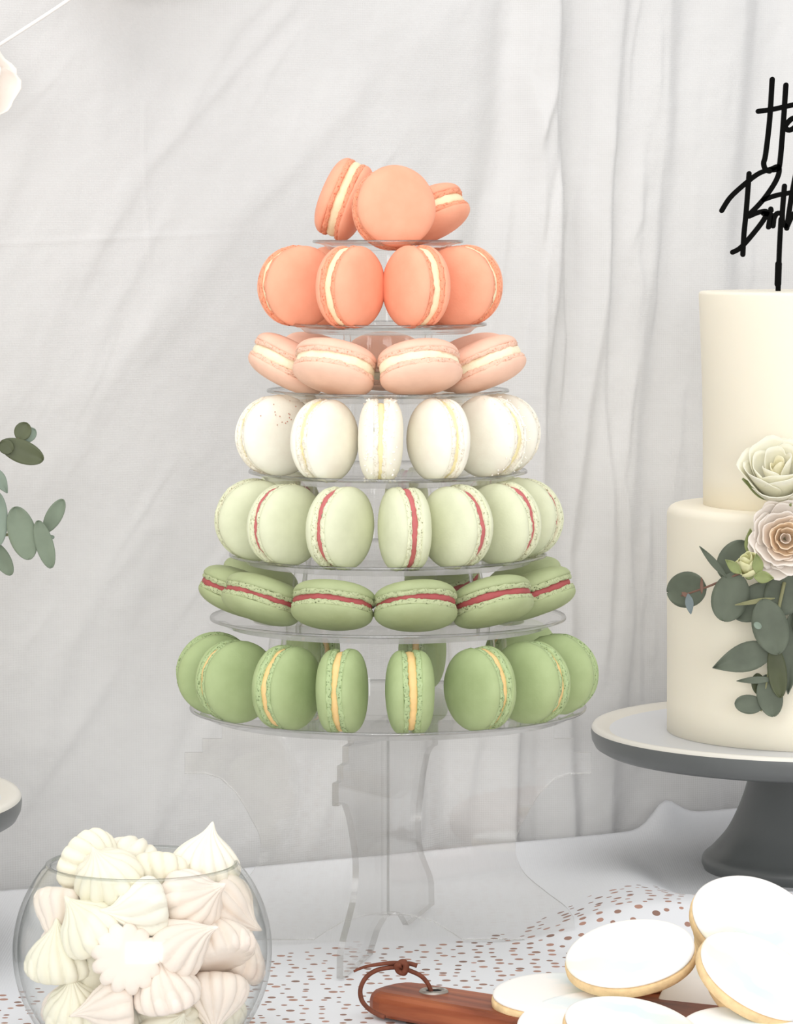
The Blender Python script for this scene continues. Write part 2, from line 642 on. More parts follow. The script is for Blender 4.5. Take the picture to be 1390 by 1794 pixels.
def build_backdrop():
    nu, nv = 560, 600
    u = np.linspace(-1500, 2900, nu)          # cloth units: 1 unit is about a third of a millimetre
    u = np.concatenate([np.linspace(-1500, -60, 60), np.linspace(-50, 1450, 460), np.linspace(1460, 2900, 60)])
    v = np.concatenate([np.linspace(-2400, -60, 60), np.linspace(-50, 1620, 470), np.linspace(1640, 3900, 50)])
    U, V = np.meshgrid(u, v)
    D = np.zeros_like(U)
    far = (-2500, 4000)
    T = lambda *p: [(far[0], p[0][1])] + list(p) + [(far[1], p[-1][1])]
    # big vertical folds to the right of the tower
    D += ridge(U, V, T((0, 905), (200, 888), (350, 862), (520, 845), (800, 835), (1300, 800)), 34, -7, 0.0)
    D += ridge(U, V, T((0, 975), (180, 968), (330, 975), (520, 968), (700, 945), (1000, 935), (1300, 905), (1480, 900)), 30, 13, 0.45)
    D += ridge(U, V, T((0, 1028), (250, 1022), (520, 1014), (700, 1008), (1000, 975), (1300, 945), (1480, 938)), 26, -5, -0.2)
    D += ridge(U, V, T((0, 1100), (300, 1072), (520, 1064), (700, 1040), (1000, 1000), (1300, 1003), (1480, 1010)), 34, 8, 0.5)
    D += ridge(U, V, T((0, 1190), (250, 1178), (600, 1140), (900, 1120), (1300, 1090), (1480, 1085)), 50, 9, 0.5)
    D += ridge(U, V, T((0, 1330), (400, 1300), (900, 1290), (1480, 1270)), 60, 12, 0.4)
    D += ridge(U, V, T((0, 1500), (1480, 1440)), 60, 12, 0.4)
    D += ridge(U, V, T((0, 945), (120, 930), (220, 945)), 14, 3, 0.3)
    D += ridge(U, V, [(80, 990), (160, 965), (240, 940), (330, 930)], 10, 3.2, 0.3)
    D += ridge(U, V, [(150, 1085), (300, 1080), (420, 1074), (700, 1070), (860, 1080), (1000, 1085), (1300, 1060)], 12, 2.6, 0.4)
    D += ridge(U, V, [(260, 1000), (420, 985), (600, 1000), (760, 985)], 12, 2.0, 0.4)
    D += ridge(U, V, [(260, 905), (360, 895), (600, 870), (760, 855), (1000, 850)], 14, 2.8, 0.3)
    D += ridge(U, V, [(600, 1135), (860, 1105), (1100, 1125), (1400, 1110)], 12, 2.4, 0.4)
    D += ridge(U, V, [(900, 1165), (1150, 1140), (1450, 1150)], 14, 2.6, 0.4)
    D += ridge(U, V, [(1180, 765), (1300, 745), (1400, 738), (1560, 735)], 20, 4.5, 0.5)
    D += ridge(U, V, [(1180, 870), (1300, 845), (1450, 825), (1560, 820)], 22, 4, 0.4)
    rc = random.Random(19)
    for q in range(26):
        x0 = rc.uniform(860, 1400)
        y0 = rc.uniform(-150, 1000)
        ln = rc.uniform(250, 700)
        sl = rc.uniform(-0.16, 0.05)
        pts = [(y0 + ln * t, x0 + sl * ln * t + rc.uniform(-7, 7)) for t in (0, .2, .4, .6, .8, 1)]
        D += ridge(U, V, pts, rc.uniform(7, 15), rc.uniform(0.8, 2.0) * rc.choice((1, 1, -1)), 0.4)
    for q in range(18):
        x0 = rc.uniform(0, 800)
        y0 = rc.uniform(-100, 1150)
        ln = rc.uniform(120, 330)
        sl = rc.uniform(-0.9, -0.35)
        pts = [(y0 + ln * t, x0 + sl * ln * t + rc.uniform(-5, 5)) for t in (0, .25, .5, .75, 1)]
        D += ridge(U, V, pts, rc.uniform(7, 13), rc.uniform(0.25, 0.7), 0.4)
    # long shallow diagonals on the left
    for pts, w, a in [
        ([(-120, 620), (60, 470), (200, 350), (300, 262), (430, 180), (560, 120)], 22, 2.2),
        ([(-60, 540), (40, 430), (180, 345), (300, 300)], 18, 1.6),
        ([(60, 700), (240, 560), (400, 410), (560, 300), (760, 150)], 40, 2.6),
        ([(330, 330), (430, 262), (520, 215), (620, 170), (760, 110)], 22, 1.8),
        ([(480, 330), (560, 262), (700, 170), (900, 95)], 30, 2.2),
        ([(700, 420), (820, 330), (980, 260), (1150, 190)], 34, 2.0),
        ([(880, 300), (1020, 180), (1130, 120), (1260, 90), (1400, 40)], 26, 2.2),
        ([(1060, 360), (1200, 330), (1330, 280), (1440, 255), (1560, 240)], 26, 3.0),
        ([(1150, 460), (1280, 360), (1400, 290), (1560, 210)], 24, 2.4),
        ([(1100, 240), (1250, 150), (1380, 60), (1480, 0)], 22, 2.2),
        ([(120, 130), (260, 60), (420, 0), (600, -60)], 34, 2.0),
        ([(1000, 560), (1200, 520), (1400, 500), (1560, 480)], 40, 3.0),
        ([(1240, 640), (1330, 610), (1450, 560), (1560, 520)], 24, 2.4),
        ([(-80, 800), (200, 730), (400, 690), (600, 640)], 50, 2.4),
    ]:
        D += ridge(U, V, pts, w, a * 0.5, 0.35)
    # pressed creases
    D += 0.35 * np.exp(-((U - 262 - 4 * np.sin(V / 60)) / 5.0) ** 2) * np.clip((V - 150) / 60, 0, 1) * np.clip((520 - V) / 90, 0, 1)
    D += 0.35 * np.exp(-((V - 428 + U * 0.05) / 5.0) ** 2) * np.clip((U + 30) / 60, 0, 1) * np.clip((480 - U) / 120, 0, 1)
    # broad unevenness and small crumples
    D += 5.0 * fbm(U / 420 + 5, V / 700 + 5, 3, 11)
    D += 0.5 * fbm((U + V * 0.6) / 85 + 9, (V - U * 0.6) / 210 + 2, 3, 23)
    D += 0.22 * fbm(U / 26 + 1, V / 34 + 8, 3, 31)
    right = np.clip((U - 830) / 80, 0, 1)
    D += right * 0.9 * fbm((U + V * 0.08) / 50 + 4, V / 330 + 6, 3, 47)
    D *= 0.001 / 1.0
    # to world: cloth plane standing just behind the table edge
    S = 2.06 / F_PX
    X = (U - W_PX / 2) * S
    Z = CAM_H + (420 - V) * S
    cx = X * TB_DIR.x / 1.0
    Yb = TB0.y + (X - TB0.x) * TB_DIR.y / TB_DIR.x + 0.030
    nx, ny = TB_DIR.y, -TB_DIR.x           # towards the camera
    P = np.stack([X + nx * D, Yb + ny * D, Z], axis=2)
    n, m, _ = P.shape
    verts = P.reshape(-1, 3)
    ii = np.arange((n - 1) * m).reshape(n - 1, m)[:, :-1].reshape(-1)
    faces = np.stack([ii, ii + m, ii + m + 1, ii + 1], axis=1).tolist()
    zmin = FLOOR_Z + 0.005
    verts[:, 2] = np.maximum(verts[:, 2], zmin)
    return mesh_obj('backdrop_curtain', verts.tolist(), faces, M_BACK)


bd = build_backdrop()
tag(bd, 'creased white linen backdrop hanging behind the dessert table', 'curtain')


# ---- table surface height (cloth humps)
def smooth(a, b, x):
    t = np.clip((x - a) / (b - a), 0, 1)
    return t * t * (3 - 2 * t)


def cloth_z(X, Y):
    X = np.asarray(X, dtype=float)
    Y = np.asarray(Y, dtype=float)
    # hump that lifts the cloth in front of the tall cake stand
    px = W_PX / 2 + X / np.maximum(Y, 0.2) * F_PX
    h = 0.018 * smooth(880, 1130, px) * (1 - smooth(1480, 1900, px))
    crest = 1.835 + 0.00004 * (px - 1000)
    prof = smooth(crest - 0.045, crest, Y) * (1 - smooth(crest + 0.00, crest + 0.125 + 0.17 * (1 - smooth(1080, 1215, px)), Y))
    z = h * prof
    # rucked up back edge at the right
    db = (TB0.y + (X - TB0.x) * TB_DIR.y / TB_DIR.x) - Y
    hump = 0.016 * np.exp(-((px - 1168) / 30.0) ** 2) + 0.0085 * smooth(1150, 1215, px)
    z = z + hump * (1 - smooth(0.0, 0.055, db)) * (px > 1000)
    return z


def build_tablecloth():
    xs = np.concatenate([np.linspace(-0.95, -0.3, 20), np.linspace(-0.28, 0.5, 180), np.linspace(0.52, 1.15, 20)])
    nb = 150
    rows = []
    for j in range(nb):
        t = j / (nb - 1)
        yb = np.array([back_y(x) for x in xs])
        y = 1.12 + (yb - 1.12) * t
        z = cloth_z(xs, y) + 0.0007 * fbm(xs * 9 + 3, y * 9 + 1, 3, 5) * smooth(1.86, 1.98, y)
        rows.append(np.stack([xs, y, z], axis=1))
    # front drop to near the floor, with hanging folds
    drop = []
    for j in range(24, 0, -1):
        t = j / 24
        wv = 0.02 * t * np.sin(xs * 38 + 1.3 * np.sin(xs * 9))
        drop.append(np.stack([xs, 1.12 - 0.004 - 0.015 * min(1, t * 8) - 0.02 * t + wv, -0.70 * t - 0.004 + 0 * xs], axis=1))
    # back drop, tucked behind the table edge
    bdrop = []
    for j in range(1, 7):
        t = j / 6
        yb = np.array([back_y(x) for x in xs])
        bdrop.append(np.stack([xs, yb + 0.002, rows[-1][:, 2] * (1 - t) - 0.30 * t], axis=1))
    P = np.stack(drop + rows + bdrop, axis=0)
    n, m, _ = P.shape
    faces = []
    for i in range(n - 1):
        for j in range(m - 1):
            a = i * m + j
            faces.append((a, a + 1, a + m + 1, a + m))
    return mesh_obj('tablecloth', P.reshape(-1, 3).tolist(), faces, M_TABLE)


tc_o = build_tablecloth()
tag(tc_o, 'plain white cotton cloth covering the dessert table', 'tablecloth')


def build_runner():
    # back edge of the dotted sheet, picked on the table
    edge_px = [(-700, 1760), (-300, 1760), (0, 1738), (200, 1705), (420, 1668), (560, 1655), (700, 1650), (820, 1642),
               (900, 1628), (1000, 1606), (1120, 1588), (1240, 1576), (1390, 1570), (1600, 1566), (1900, 1566)]
    E = [tbl(a, b) for a, b in edge_px]
    ex = [e.x for e in E]
    ey = [e.y for e in E]
    xs = np.linspace(-0.30, 0.50, 260)
    yb = np.interp(xs, ex, ey)
    nrow = 170
    rows, mask = [], []
    for j in range(nrow):
        t = (j / (nrow - 1))
        y = 1.17 + (yb - 1.17) * t
        z = cloth_z(xs, y) + 0.0009 + 0.0006 * (1 + fbm(xs * 14 + 3, y * 14 + 1, 2, 77)) * 0.5
        rows.append(np.stack([xs, y, z], axis=1))
        mask.append(np.where(yb - y > 0.012, 1.0, 0.0))
    P = np.stack(rows, axis=0)
    n, m, _ = P.shape
    faces = []
    for i in range(n - 1):
        for j in range(m - 1):
            a = i * m + j
            faces.append((a, a + 1, a + m + 1, a + m))
    o = mesh_obj('table_runner', P.reshape(-1, 3).tolist(), faces, M_DOTS)
    at_ = o.data.attributes.new('print', 'FLOAT', 'POINT')
    at_.data.foreach_set('value', np.stack(mask).reshape(-1))
    return o


tag(build_runner(), 'white table runner printed all over with small copper dots', 'table runner')

# ------------------------------------------------------------------ tower: acrylic stand and trays
TX, TY = (680 - 695) / F_PX * 1.82, 1.82


def z_at(py, Y):
    return at(680, py, Y).z


TRAYS = [(423, 0.0400), (568, 0.0525), (684, 0.0645), (825, 0.0743), (970, 0.0848), (1080, 0.0952), (1237, 0.1062)]
TZ = [z_at(p, TY) for p, r in TRAYS]
RING = [0.022, 0.043, 0.052, 0.060, 0.0715, 0.080, 0.0925]      # macaron ring radius on each tray
COLR = [0.0, 0.016, 0.025, 0.036, 0.047, 0.053, 0.067]          # column radius standing on each tray

stand = empty('acrylic_stand', (TX, TY, 0.0024))
tag(stand, 'clear acrylic stand of two crossed panels under the macaron tower', 'stand')
TOPZ = TZ[6] - 0.0050 - 0.0024
half = [(0.078, TOPZ), (0.078, TOPZ - 0.004), (0.089, TOPZ - 0.004), (0.089, TOPZ - 0.0125), (0.0995, TOPZ - 0.0125),
        (0.0995, TOPZ - 0.020), (0.109, TOPZ - 0.020), (0.109, TOPZ - 0.0315), (0.098, TOPZ - 0.0315)]
half += [tuple(p[:2]) for p in catmull([(0.090, TOPZ - 0.034, 0), (0.081, TOPZ - 0.043, 0), (0.0735, TOPZ - 0.056, 0), (0.069, 0.056, 0),
                                        (0.069, 0.046, 0), (0.0735, 0.036, 0), (0.085, 0.026, 0), (0.0955, 0.018, 0), (0.100, 0.012, 0)], 6)]
half += [(0.101, 0.0), (0.040, 0.0)]
half += [(0.034, 0.004), (0.024, 0.010), (0.010, 0.0135)]
outline = half + [(-x, z) for x, z in reversed(half)]
for k, ang in enumerate((0.0, math.radians(76))):
    # the panels halve into each other: their crossing is one slot wide
    V, F, fm = prism(outline, 0.0034)
    p = mesh_obj('panel', V, F, smooth=False, mats=[M_GLASSY, M_EDGE], fm=fm, parent=stand)
    p.rotation_euler = (0, 0, ang)

V, F = tube([(0, 0, 0.0140), (0, 0, 0.05), (0, 0, TOPZ)], 0.0007, 6)
jt = mesh_obj('slot_joint', V, F, M_JOINT, stand, smooth=False)

tower = empty('macaron_tower', (TX, TY, TZ[6] - 0.0048))
tag(tower, 'seven tier clear plastic tower holding rows of macarons', 'display tower')
tower_z = TZ[6] - 0.0048
for i, (py, R) in enumerate(TRAYS):
    z0 = TZ[i] - tower_z
    rc = COLR[i]
    inner = max(rc - 0.004, 0.0)
    # thin formed tray: rolled lip, sloped wall, floor
    top = [(R - 0.0004, 0.0008), (R, 0.0002), (R, -0.0006), (R - 0.0012, -0.0010)]
    prof = [(0.0, -0.0022), (R - 0.0105, -0.0022), (R - 0.0085, -0.0016), (R - 0.0055, -0.0004), (R - 0.0025, 0.0)] + top + \
           [(R - 0.0030, -0.0012), (R - 0.0060, -0.0020), (R - 0.0085, -0.0042), (R - 0.0100, -0.0048), (0.0, -0.0048)]
    V, F = lathe(prof, 96)
    fmi = [0] * len(F)
    for r_i in range(4, 8):
        for k in range(96):
            fmi[r_i * 96 + k] = 1
    t = mesh_obj('tray', V, F, None, tower, mats=[M_CLEAR, M_LIP], fm=fmi)
    t.location = (0, 0, z0)
    if i > 0:
        # fluted hollow column carrying the tray above
        h = (TZ[i - 1] - 0.0048) - (TZ[i] - 0.0022)
        nfl = 10 if rc > 0.03 else 8

        def fl_r(th, k, r, z, n=nfl, rc=rc):
            c = abs(math.cos(n * th / 2))
            return r * (1.0 - 0.10 * (1 - c) ** 2.2), z
        prof = [(rc * 1.03, 0.0), (rc * 1.0, 0.002), (rc * 0.97, h * 0.5), (rc * 0.94, h - 0.002), (rc * 0.96, h)]
        V, F = lathe(prof, nfl * 12, fl_r)
        c = mesh_obj('column', V, F, M_CLEAR, tower)
        c.location = (0, 0, z0 - 0.0022)

# ------------------------------------------------------------------ macarons
MR = 0.0214
rng = random.Random(7)


def shell_mesh(seed, foot_h, half_fill):
    r = random.Random(seed)
    ph = [r.uniform(0, 6.28) for _ in range(6)]

    def wob(th, i, rr, z):
        k = 1 + 0.008 * math.sin(2 * th + ph[0]) + 0.006 * math.sin(3 * th + ph[1]) + 0.003 * math.sin(7 * th + ph[2])
        return rr * k, z + 0.00025 * math.sin(2 * th + ph[3]) * (rr / MR)
    z0 = half_fill + foot_h
    H = 0.0076
    prof = [(MR * 0.90, z0 - 0.0003), (MR * 0.975, z0 - 0.0002)]
    n = 12
    for k in range(n + 1):
        a = k / n * math.pi / 2
        rr = MR * 1.0 * math.cos(a) ** 0.72
        zz = z0 + 0.0002 + H * math.sin(a) ** 0.95
        prof.append((rr if k < n else 0.0, zz))
    V, F = lathe(prof, 56, wob)
    return V, F


def foot_mesh(seed, foot_h, half_fill):
    r = random.Random(seed)
    seg, rings = 96, 6
    V, F = [], []
    ph = [r.uniform(0, 6.28) for _ in range(4)]
    for j in range(rings):
        t = j / (rings - 1)
        for k in range(seg):
            th = 2 * math.pi * k / seg
            base = MR * (0.972 + 0.020 * math.sin(math.pi * t) + 0.008 * t)
            rr = base + 0.00030 * r.uniform(-1, 1) + 0.00016 * math.sin(9 * th + ph[0]) + 0.00016 * math.sin(17 * th + ph[1])
            z = half_fill + foot_h * (t * 1.06) + 0.0003 * r.uniform(-1, 1) - 0.0002 * math.sin(5 * th + ph[2])
            V.append((rr * math.cos(th), rr * math.sin(th), z))
    for j in range(rings - 1):
        for k in range(seg):
            k2 = (k + 1) % seg
            F.append((j * seg + k, j * seg + k2, (j + 1) * seg + k2, (j + 1) * seg + k))
    c = len(V)
    V.append((0, 0, half_fill + 0.0004))
    for k in range(seg):
        F.append((c, (k + 1) % seg, k))
    c = len(V)
    V.append((0, 0, half_fill + foot_h))
    o = (rings - 1) * seg
    for k in range(seg):
        F.append((c, o + k, o + (k + 1) % seg))
    return V, F


def fill_mesh(seed, half_fill, k=0.93):
    r = random.Random(seed)
    ph = [r.uniform(0, 6.28) for _ in range(5)]

    def wob(th, i, rr, z):
        q = 1 + 0.018 * math.sin(2 * th + ph[0]) + 0.012 * math.sin(5 * th + ph[1]) + 0.008 * math.sin(11 * th + ph[2])
        return rr * q, z
    h = half_fill + 0.0006
    prof = [(0, -h), (MR * (k - 0.03), -h), (MR * k, -h * 0.6), (MR * (k + 0.012), 0), (MR * k, h * 0.6), (MR * (k - 0.03), h), (0, h)]
    return lathe(prof, 64, wob)


KINDS = {
    'coral': dict(shell=(253, 178, 146), foot=(250, 172, 138), pit=(222, 122, 92), fill=(255, 238, 198), hf=0.0022, fh=0.0024, k=0.945),
    'peach': dict(shell=(250, 206, 182), foot=(250, 208, 184), pit=(224, 160, 132), fill=(255, 243, 212), hf=0.0021, fh=0.0024, k=0.955),
    'ivory': dict(shell=(255, 249, 234), foot=(254, 248, 232), pit=(222, 208, 182), fill=(248, 236, 184), hf=0.0014, fh=0.0024, k=0.93),
    'palegreen': dict(shell=(222, 225, 194), foot=(232, 234, 202), pit=(158, 156, 118), fill=(200, 112, 112), hf=0.0016, fh=0.0026, k=0.93),
    'sage': dict(shell=(172, 182, 138), foot=(188, 196, 154), pit=(100, 108, 76), fill=(172, 86, 86), hf=0.0014, fh=0.0025, k=0.94),
    'green': dict(shell=(170, 186, 136), foot=(182, 200, 150), pit=(100, 120, 78), fill=(244, 206, 144), hf=0.0018, fh=0.0026, k=0.925),
}
for kn, kd in KINDS.items():
    s = kd['shell']
    kd['ms'] = plain(kn + '_shell', tuple(max(0, c - 5) for c in s), rough=0.62, spec=0.22, rgb2=tuple(min(255, c + 4) for c in s),
                     vscale=90, bump=0.10, bscale=900)
    kd['mf'] = foot_mat(kn + '_foot', kd['foot'], kd['pit'])
    kd['mc'] = plain(kn + '_filling', kd['fill'], rough=0.6, spec=0.25, var=0.06, vscale=200, bump=0.2, bscale=700)
    kd['meshes'] = []
    for vnt in range(3):
        out = []
        for nm, (V, F), mt in (('shell', shell_mesh(vnt * 7 + 1, kd['fh'], kd['hf']), kd['ms']),
                               ('ruffled_foot', foot_mesh(vnt * 7 + 2, kd['fh'], kd['hf']), kd['mf']),
                               ('filling', fill_mesh(vnt * 7 + 3, kd['hf'], kd['k']), kd['mc'])):
            me = bpy.data.meshes.new(nm)
            me.from_pydata([tuple(v) for v in V], [], F)
            me.materials.append(mt)
            me.polygons.foreach_set('use_smooth', [True] * len(me.polygons))
            me.update()
            out.append(me)
        kd['meshes'].append(out)


def macaron(kind, loc, axis, label, group, spin=None):
    kd = KINDS[kind]
    q = Vector((0, 0, 1)).rotation_difference(Vector(axis).normalized())
    q = q @ Matrix.Rotation(rng.uniform(0, 6.28) if spin is None else spin, 3, 'Z').to_quaternion()
    root = empty('macaron', loc, q)
    tag(root, label, 'macaron', group)
    v = rng.randrange(3)
    for s in (1, -1):
        me = kd['meshes'][(v + (s > 0)) % 3]
        sh = link_obj('shell', me[0], root)
        ft = link_obj('ruffled_foot', me[1], sh)
        sh.rotation_euler = ((0 if s > 0 else math.pi) + math.radians(rng.uniform(-1.6, 1.6)), math.radians(rng.uniform(-1.6, 1.6)), rng.uniform(0, 6.28))
        sh.location = (rng.uniform(-.0005, .0005), rng.uniform(-.0005, .0005), 0)
    link_obj('filling', kd['meshes'][v][2], root)
    return root


ORD = ['first', 'second', 'third', 'fourth', 'fifth', 'sixth', 'seventh', 'eighth']
TRAYN = ['top tray', 'second tray down', 'third tray down', 'fourth tray down', 'fifth tray down', 'sixth tray down', 'bottom tray']
DESC = {'coral': 'coral macaron with cream filling', 'peach': 'peach macaron with cream filling', 'ivory': 'ivory macaron with cream filling',
        'palegreen': 'pale green macaron with pink filling', 'sage': 'sage green macaron with red filling', 'green': 'green macaron with caramel filling'}


def ring_pos(i, th, R=None, z=0.0):
    R = RING[i] if R is None else R
    a = math.radians(th)
    return Vector((TX + R * math.sin(a), TY - R * math.cos(a), z))


def upright(i, kind, th, label, yaw=0.0, lean=0.0, dz=0.0, roll=0.0, R=None):
    """stands on edge, axis along the tray's rim; lean tips the top towards the column"""
    a = math.radians(th + yaw)
    ax = Vector((math.cos(a), math.sin(a), math.sin(math.radians(roll))))
    p = ring_pos(i, th, R, TZ[i] - 0.0020 + MR + dz)
    return macaron(kind, p, ax, label, 'macarons on the ' + TRAYN[i])


def flat(i, kind, th, label, tilt=22, dz=0.0, R=None, roll=0.0):
    """lies with its outer edge raised"""
    a = math.radians(th)
    inw = Vector((-math.sin(a), math.cos(a), 0))
    tan = Vector((math.cos(a), math.sin(a), 0))
    t = math.radians(tilt)
    ax = Vector((0, 0, 1)) * math.cos(t) + inw * math.sin(t) + tan * math.sin(math.radians(roll))
    p = ring_pos(i, th, R, TZ[i] + 0.0142 + dz)
    return macaron(kind, p, ax, label, 'macarons on the ' + TRAYN[i])


def front_labels(kind, i, n):
    return ['%s, %s on the %s' % (DESC[kind], ('leftmost' if k == 0 else 'rightmost' if k == n - 1 else ORD[k] + ' from left'), TRAYN[i]) for k in range(n)]


# bottom tray: green, caramel filling
L = front_labels('green', 6, 8)
for k, (th, yaw) in enumerate([(-79, 0), (-59, 2), (-34, 0), (-14.5, 4), (7, -2), (31, 6), (53, 0), (76, -6)]):
    upright(6, 'green', th, L[k], yaw, dz=0.0006)
for th, w in [(-152, 'left'), (168, 'middle'), (128, 'right')]:
    upright(6, 'green', th, 'green macaron at the back %s of the bottom tray behind the column' % w, 0)

# sixth tray: sage, red filling, tipped
L = front_labels('sage', 5, 6)
for k, (th, tilt, roll) in enumerate([(-82, 20, 0), (-54, 20, 0), (-20.5, 18, 0), (10.5, 20, 0), (42.5, 21, 0), (76, 21, 0)]):
    flat(5, 'sage', th, L[k], tilt, roll=roll)
for th, w in [(112, 'right'), (158, 'middle'), (-118, 'left')]:
    flat(5, 'sage', th, 'sage green macaron at the back %s of the sixth tray behind the column' % w, 20)

# fifth tray: pale green, pink filling
L = front_labels('palegreen', 4, 7)
for k, (th, yaw) in enumerate([(-78, 8), (-48, -2), (-20, -12), (7, 8), (29.5, 12), (57, -6), (88, -22)]):
    upright(4, 'palegreen', th, L[k], yaw)
for th, w in [(-128, 'left'), (172, 'middle'), (128, 'right')]:
    upright(4, 'palegreen', th, 'pale green macaron at the back %s of the fifth tray' % w, 0)

# fourth tray: ivory, some sprinkled
L = front_labels('ivory', 3, 6)
iv = []
for k, (th, yaw) in enumerate([(-80, 16), (-33, 0), (-3.5, 4), (26, 2), (62, -12), (94, -20)]):
    iv.append(upright(3, 'ivory', th, L[k], yaw, dz=0.0002))
iv[2]['label'] = 'ivory macaron with white sugar beads, middle of the fourth tray down'
for th, w in [(-132, 'left'), (148, 'right')]:
    upright(3, 'ivory', th, 'ivory macaron at the back %s of the fourth tray' % w, 0)

# third tray: peach, tipped
L = front_labels('peach', 2, 4)
for k, (th, tilt, roll, R) in enumerate([(-82, 26, 0, 0.053), (-32, 21, 0, None), (18, 21, 0, None), (72, 24, 0, 0.053)]):
    flat(2, 'peach', th, L[k], tilt, roll=roll, R=R)
for th, w in [(118, 'right'), (-178, 'middle'), (-132, 'left')]:
    flat(2, 'peach', th, 'peach macaron at the back %s of the third tray' % w, 24, R=0.050)

# second tray: coral
L = front_labels('coral', 1, 4)
for k, (th, yaw, R) in enumerate([(-80, 14, 0.0475), (-26, -8, 0.044), (20, 12, 0.044), (73, -10, 0.0405)]):
    upright(1, 'coral', th, L[k], yaw, R=R, dz=0.0008)
for th, w in [(-136, 'left'), (136, 'right')]:
    upright(1, 'coral', th, 'coral macaron at the back %s of the second tray' % w, 0)

# top tray: three leaning coral macarons
macaron('coral', at(604, 349, 1.835), (1.0, -0.12, -0.36), 'coral macaron on edge leaning right, left of the top tray', 'macarons on the top tray')
macaron('coral', at(691, 364, 1.797), (0.30, -0.95, 0.10), 'coral macaron facing forward, front of the top tray', 'macarons on the top tray')
macaron('coral', at(752, 376, 1.838), (-0.42, 0.20, 0.86), 'coral macaron lying tilted, right of the top tray', 'macarons on the top tray')


# sugar beads and flakes on the ivory macarons
def beads(parent, name, mat, n, seed, where, size):
    r = random.Random(seed)
    parts = []
    for _ in range(n):
        th = r.uniform(0, 6.28)
        if where == 'edge':
            s = r.choice((-1, 1))
            z = s * r.uniform(0.0045, 0.0085)
            rr = MR * (1.0 if abs(z) < 0.006 else 0.975)
            p = (rr * math.cos(th), rr * math.sin(th), z)
        else:
            rr = MR * r.uniform(0.3, 0.92)
            th = r.gauss(1.0, 0.6)
            zz = 0.0045 + 0.0070 * math.sin(math.acos(min(1, (rr / MR) ** (1 / .72)))) ** 0.95
            p = (rr * math.cos(th), rr * math.sin(th), zz + 0.0001)
        V, F = lathe([(0, -size), (size * 0.75, -size * 0.55), (size, 0), (size * 0.75, size * 0.55), (0, size)], 6)
        parts.append(([(v[0] + p[0], v[1] + p[1], v[2] + p[2]) for v in V], F))
    V, F = join(parts)
    o = mesh_obj(name, V, F, mat, parent)
    o['kind'] = 'stuff'
    return o


beads(iv[2], 'sugar_beads', M_PEARL, 150, 3, 'edge', 0.00055)
beads(iv[4], 'sugar_beads', M_PEARL, 80, 5, 'edge', 0.00050)
beads(iv[0], 'sugar_flakes', M_FLAKE, 26, 4, 'face', 0.00035)
beads(iv[4], 'sugar_flakes', M_FLAKE, 14, 6, 'face', 0.00033)


# ------------------------------------------------------------------ cakes on grey stands
def cake_stand(loc, label):
    root = empty('cake_stand', loc)
    tag(root, label, 'cake stand', 'grey pedestal cake stands')
    PR, ZT = 0.1350, 0.0838
    V, F = lathe([(0, ZT), (PR - 0.013, ZT), (PR - 0.0105, ZT + 0.0006)], 128)
    mesh_obj('plate_top', V, F, M_PLATE_TOP, root)
    V, F = lathe([(PR - 0.0105, ZT + 0.0006), (PR - 0.007, ZT + 0.0022), (PR - 0.003, ZT + 0.0034), (PR - 0.0008, ZT + 0.0034), (PR, ZT + 0.0022), (PR + 0.0002, ZT + 0.0012)], 128)
    mesh_obj('plate_rim', V, F, M_PLATE_RIM, root)
    V, F = lathe([(PR + 0.0002, ZT + 0.0012), (PR + 0.0006, ZT - 0.001), (PR, ZT - 0.0055), (PR - 0.002, ZT - 0.0095), (PR - 0.006, ZT - 0.0118), (PR - 0.02, ZT - 0.0125), (0.036, ZT - 0.0125), (0, ZT - 0.0125)], 128)
    mesh_obj('plate_underside', V, F, M_GREY, root)
    prof = [(0.040, ZT - 0.0122)] + [tuple(p[:2]) for p in catmull([(0.0395, ZT - 0.016, 0), (0.041, 0.055, 0), (0.0455, 0.040, 0), (0.053, 0.024, 0), (0.0625, 0.0125, 0), (0.0675, 0.008, 0), (0.0685, 0.004, 0), (0.067, 0.0, 0)], 6)] + [(0, 0)]
    V, F = lathe(prof, 96)
    mesh_obj('pedestal', V, F, M_GREY, root)
    return root, ZT


def cake(loc, label):
    root = empty('tiered_cake', loc)
    tag(root, label, 'cake')
    H1, H2 = 0.1360, 0.1285
    def tier(name, R0, R1, z0, h, bev):
        prof = [(0, z0), (R0, z0)]
        for k in range(0, 9):
            a = k / 8 * math.pi / 2
            prof.append((R1 - bev + bev * math.cos(a), z0 + h - bev + bev * math.sin(a)))
        prof.append((0, z0 + h))
        def wob(th, i, r, z):
            return r + 0.0005 * math.sin(2 * th + 1 + z * 20) + 0.0003 * math.sin(3 * th + z * 40), z
        # extra rings up the wall for soft unevenness
        full = prof[:2] + [(R0 + (R1 - R0) * t, z0 + (h - bev) * t) for t in (0.15, 0.3, 0.45, 0.6, 0.75, 0.9)] + prof[2:]
        V, F = lathe(full, 160, wob)
        return mesh_obj(name, V, F, M_CAKE, root)
    tier('lower_tier', 0.0895, 0.0905, 0.0, H1, 0.0055)
    tier('upper_tier', 0.0690, 0.0725, H1 - 0.001, H2, 0.0022)
    return root


CX, CY = (1438 - 695) / F_PX * 2.04, 2.04
_, ZT = cake_stand((CX, CY, 0.0002), 'grey pedestal stand under the two tier ivory cake on the right')
cake((CX, CY, ZT + 0.0004), 'two tier ivory cake with roses and eucalyptus on grey stand')

LX, LY = -0.3325, 1.775
cake_stand((LX, LY, 0.0002), 'grey rimmed cake stand cut off by the left edge of the photo')
cake((LX, LY, ZT + 0.0004), 'ivory cake beyond the left edge carrying the eucalyptus sprigs')

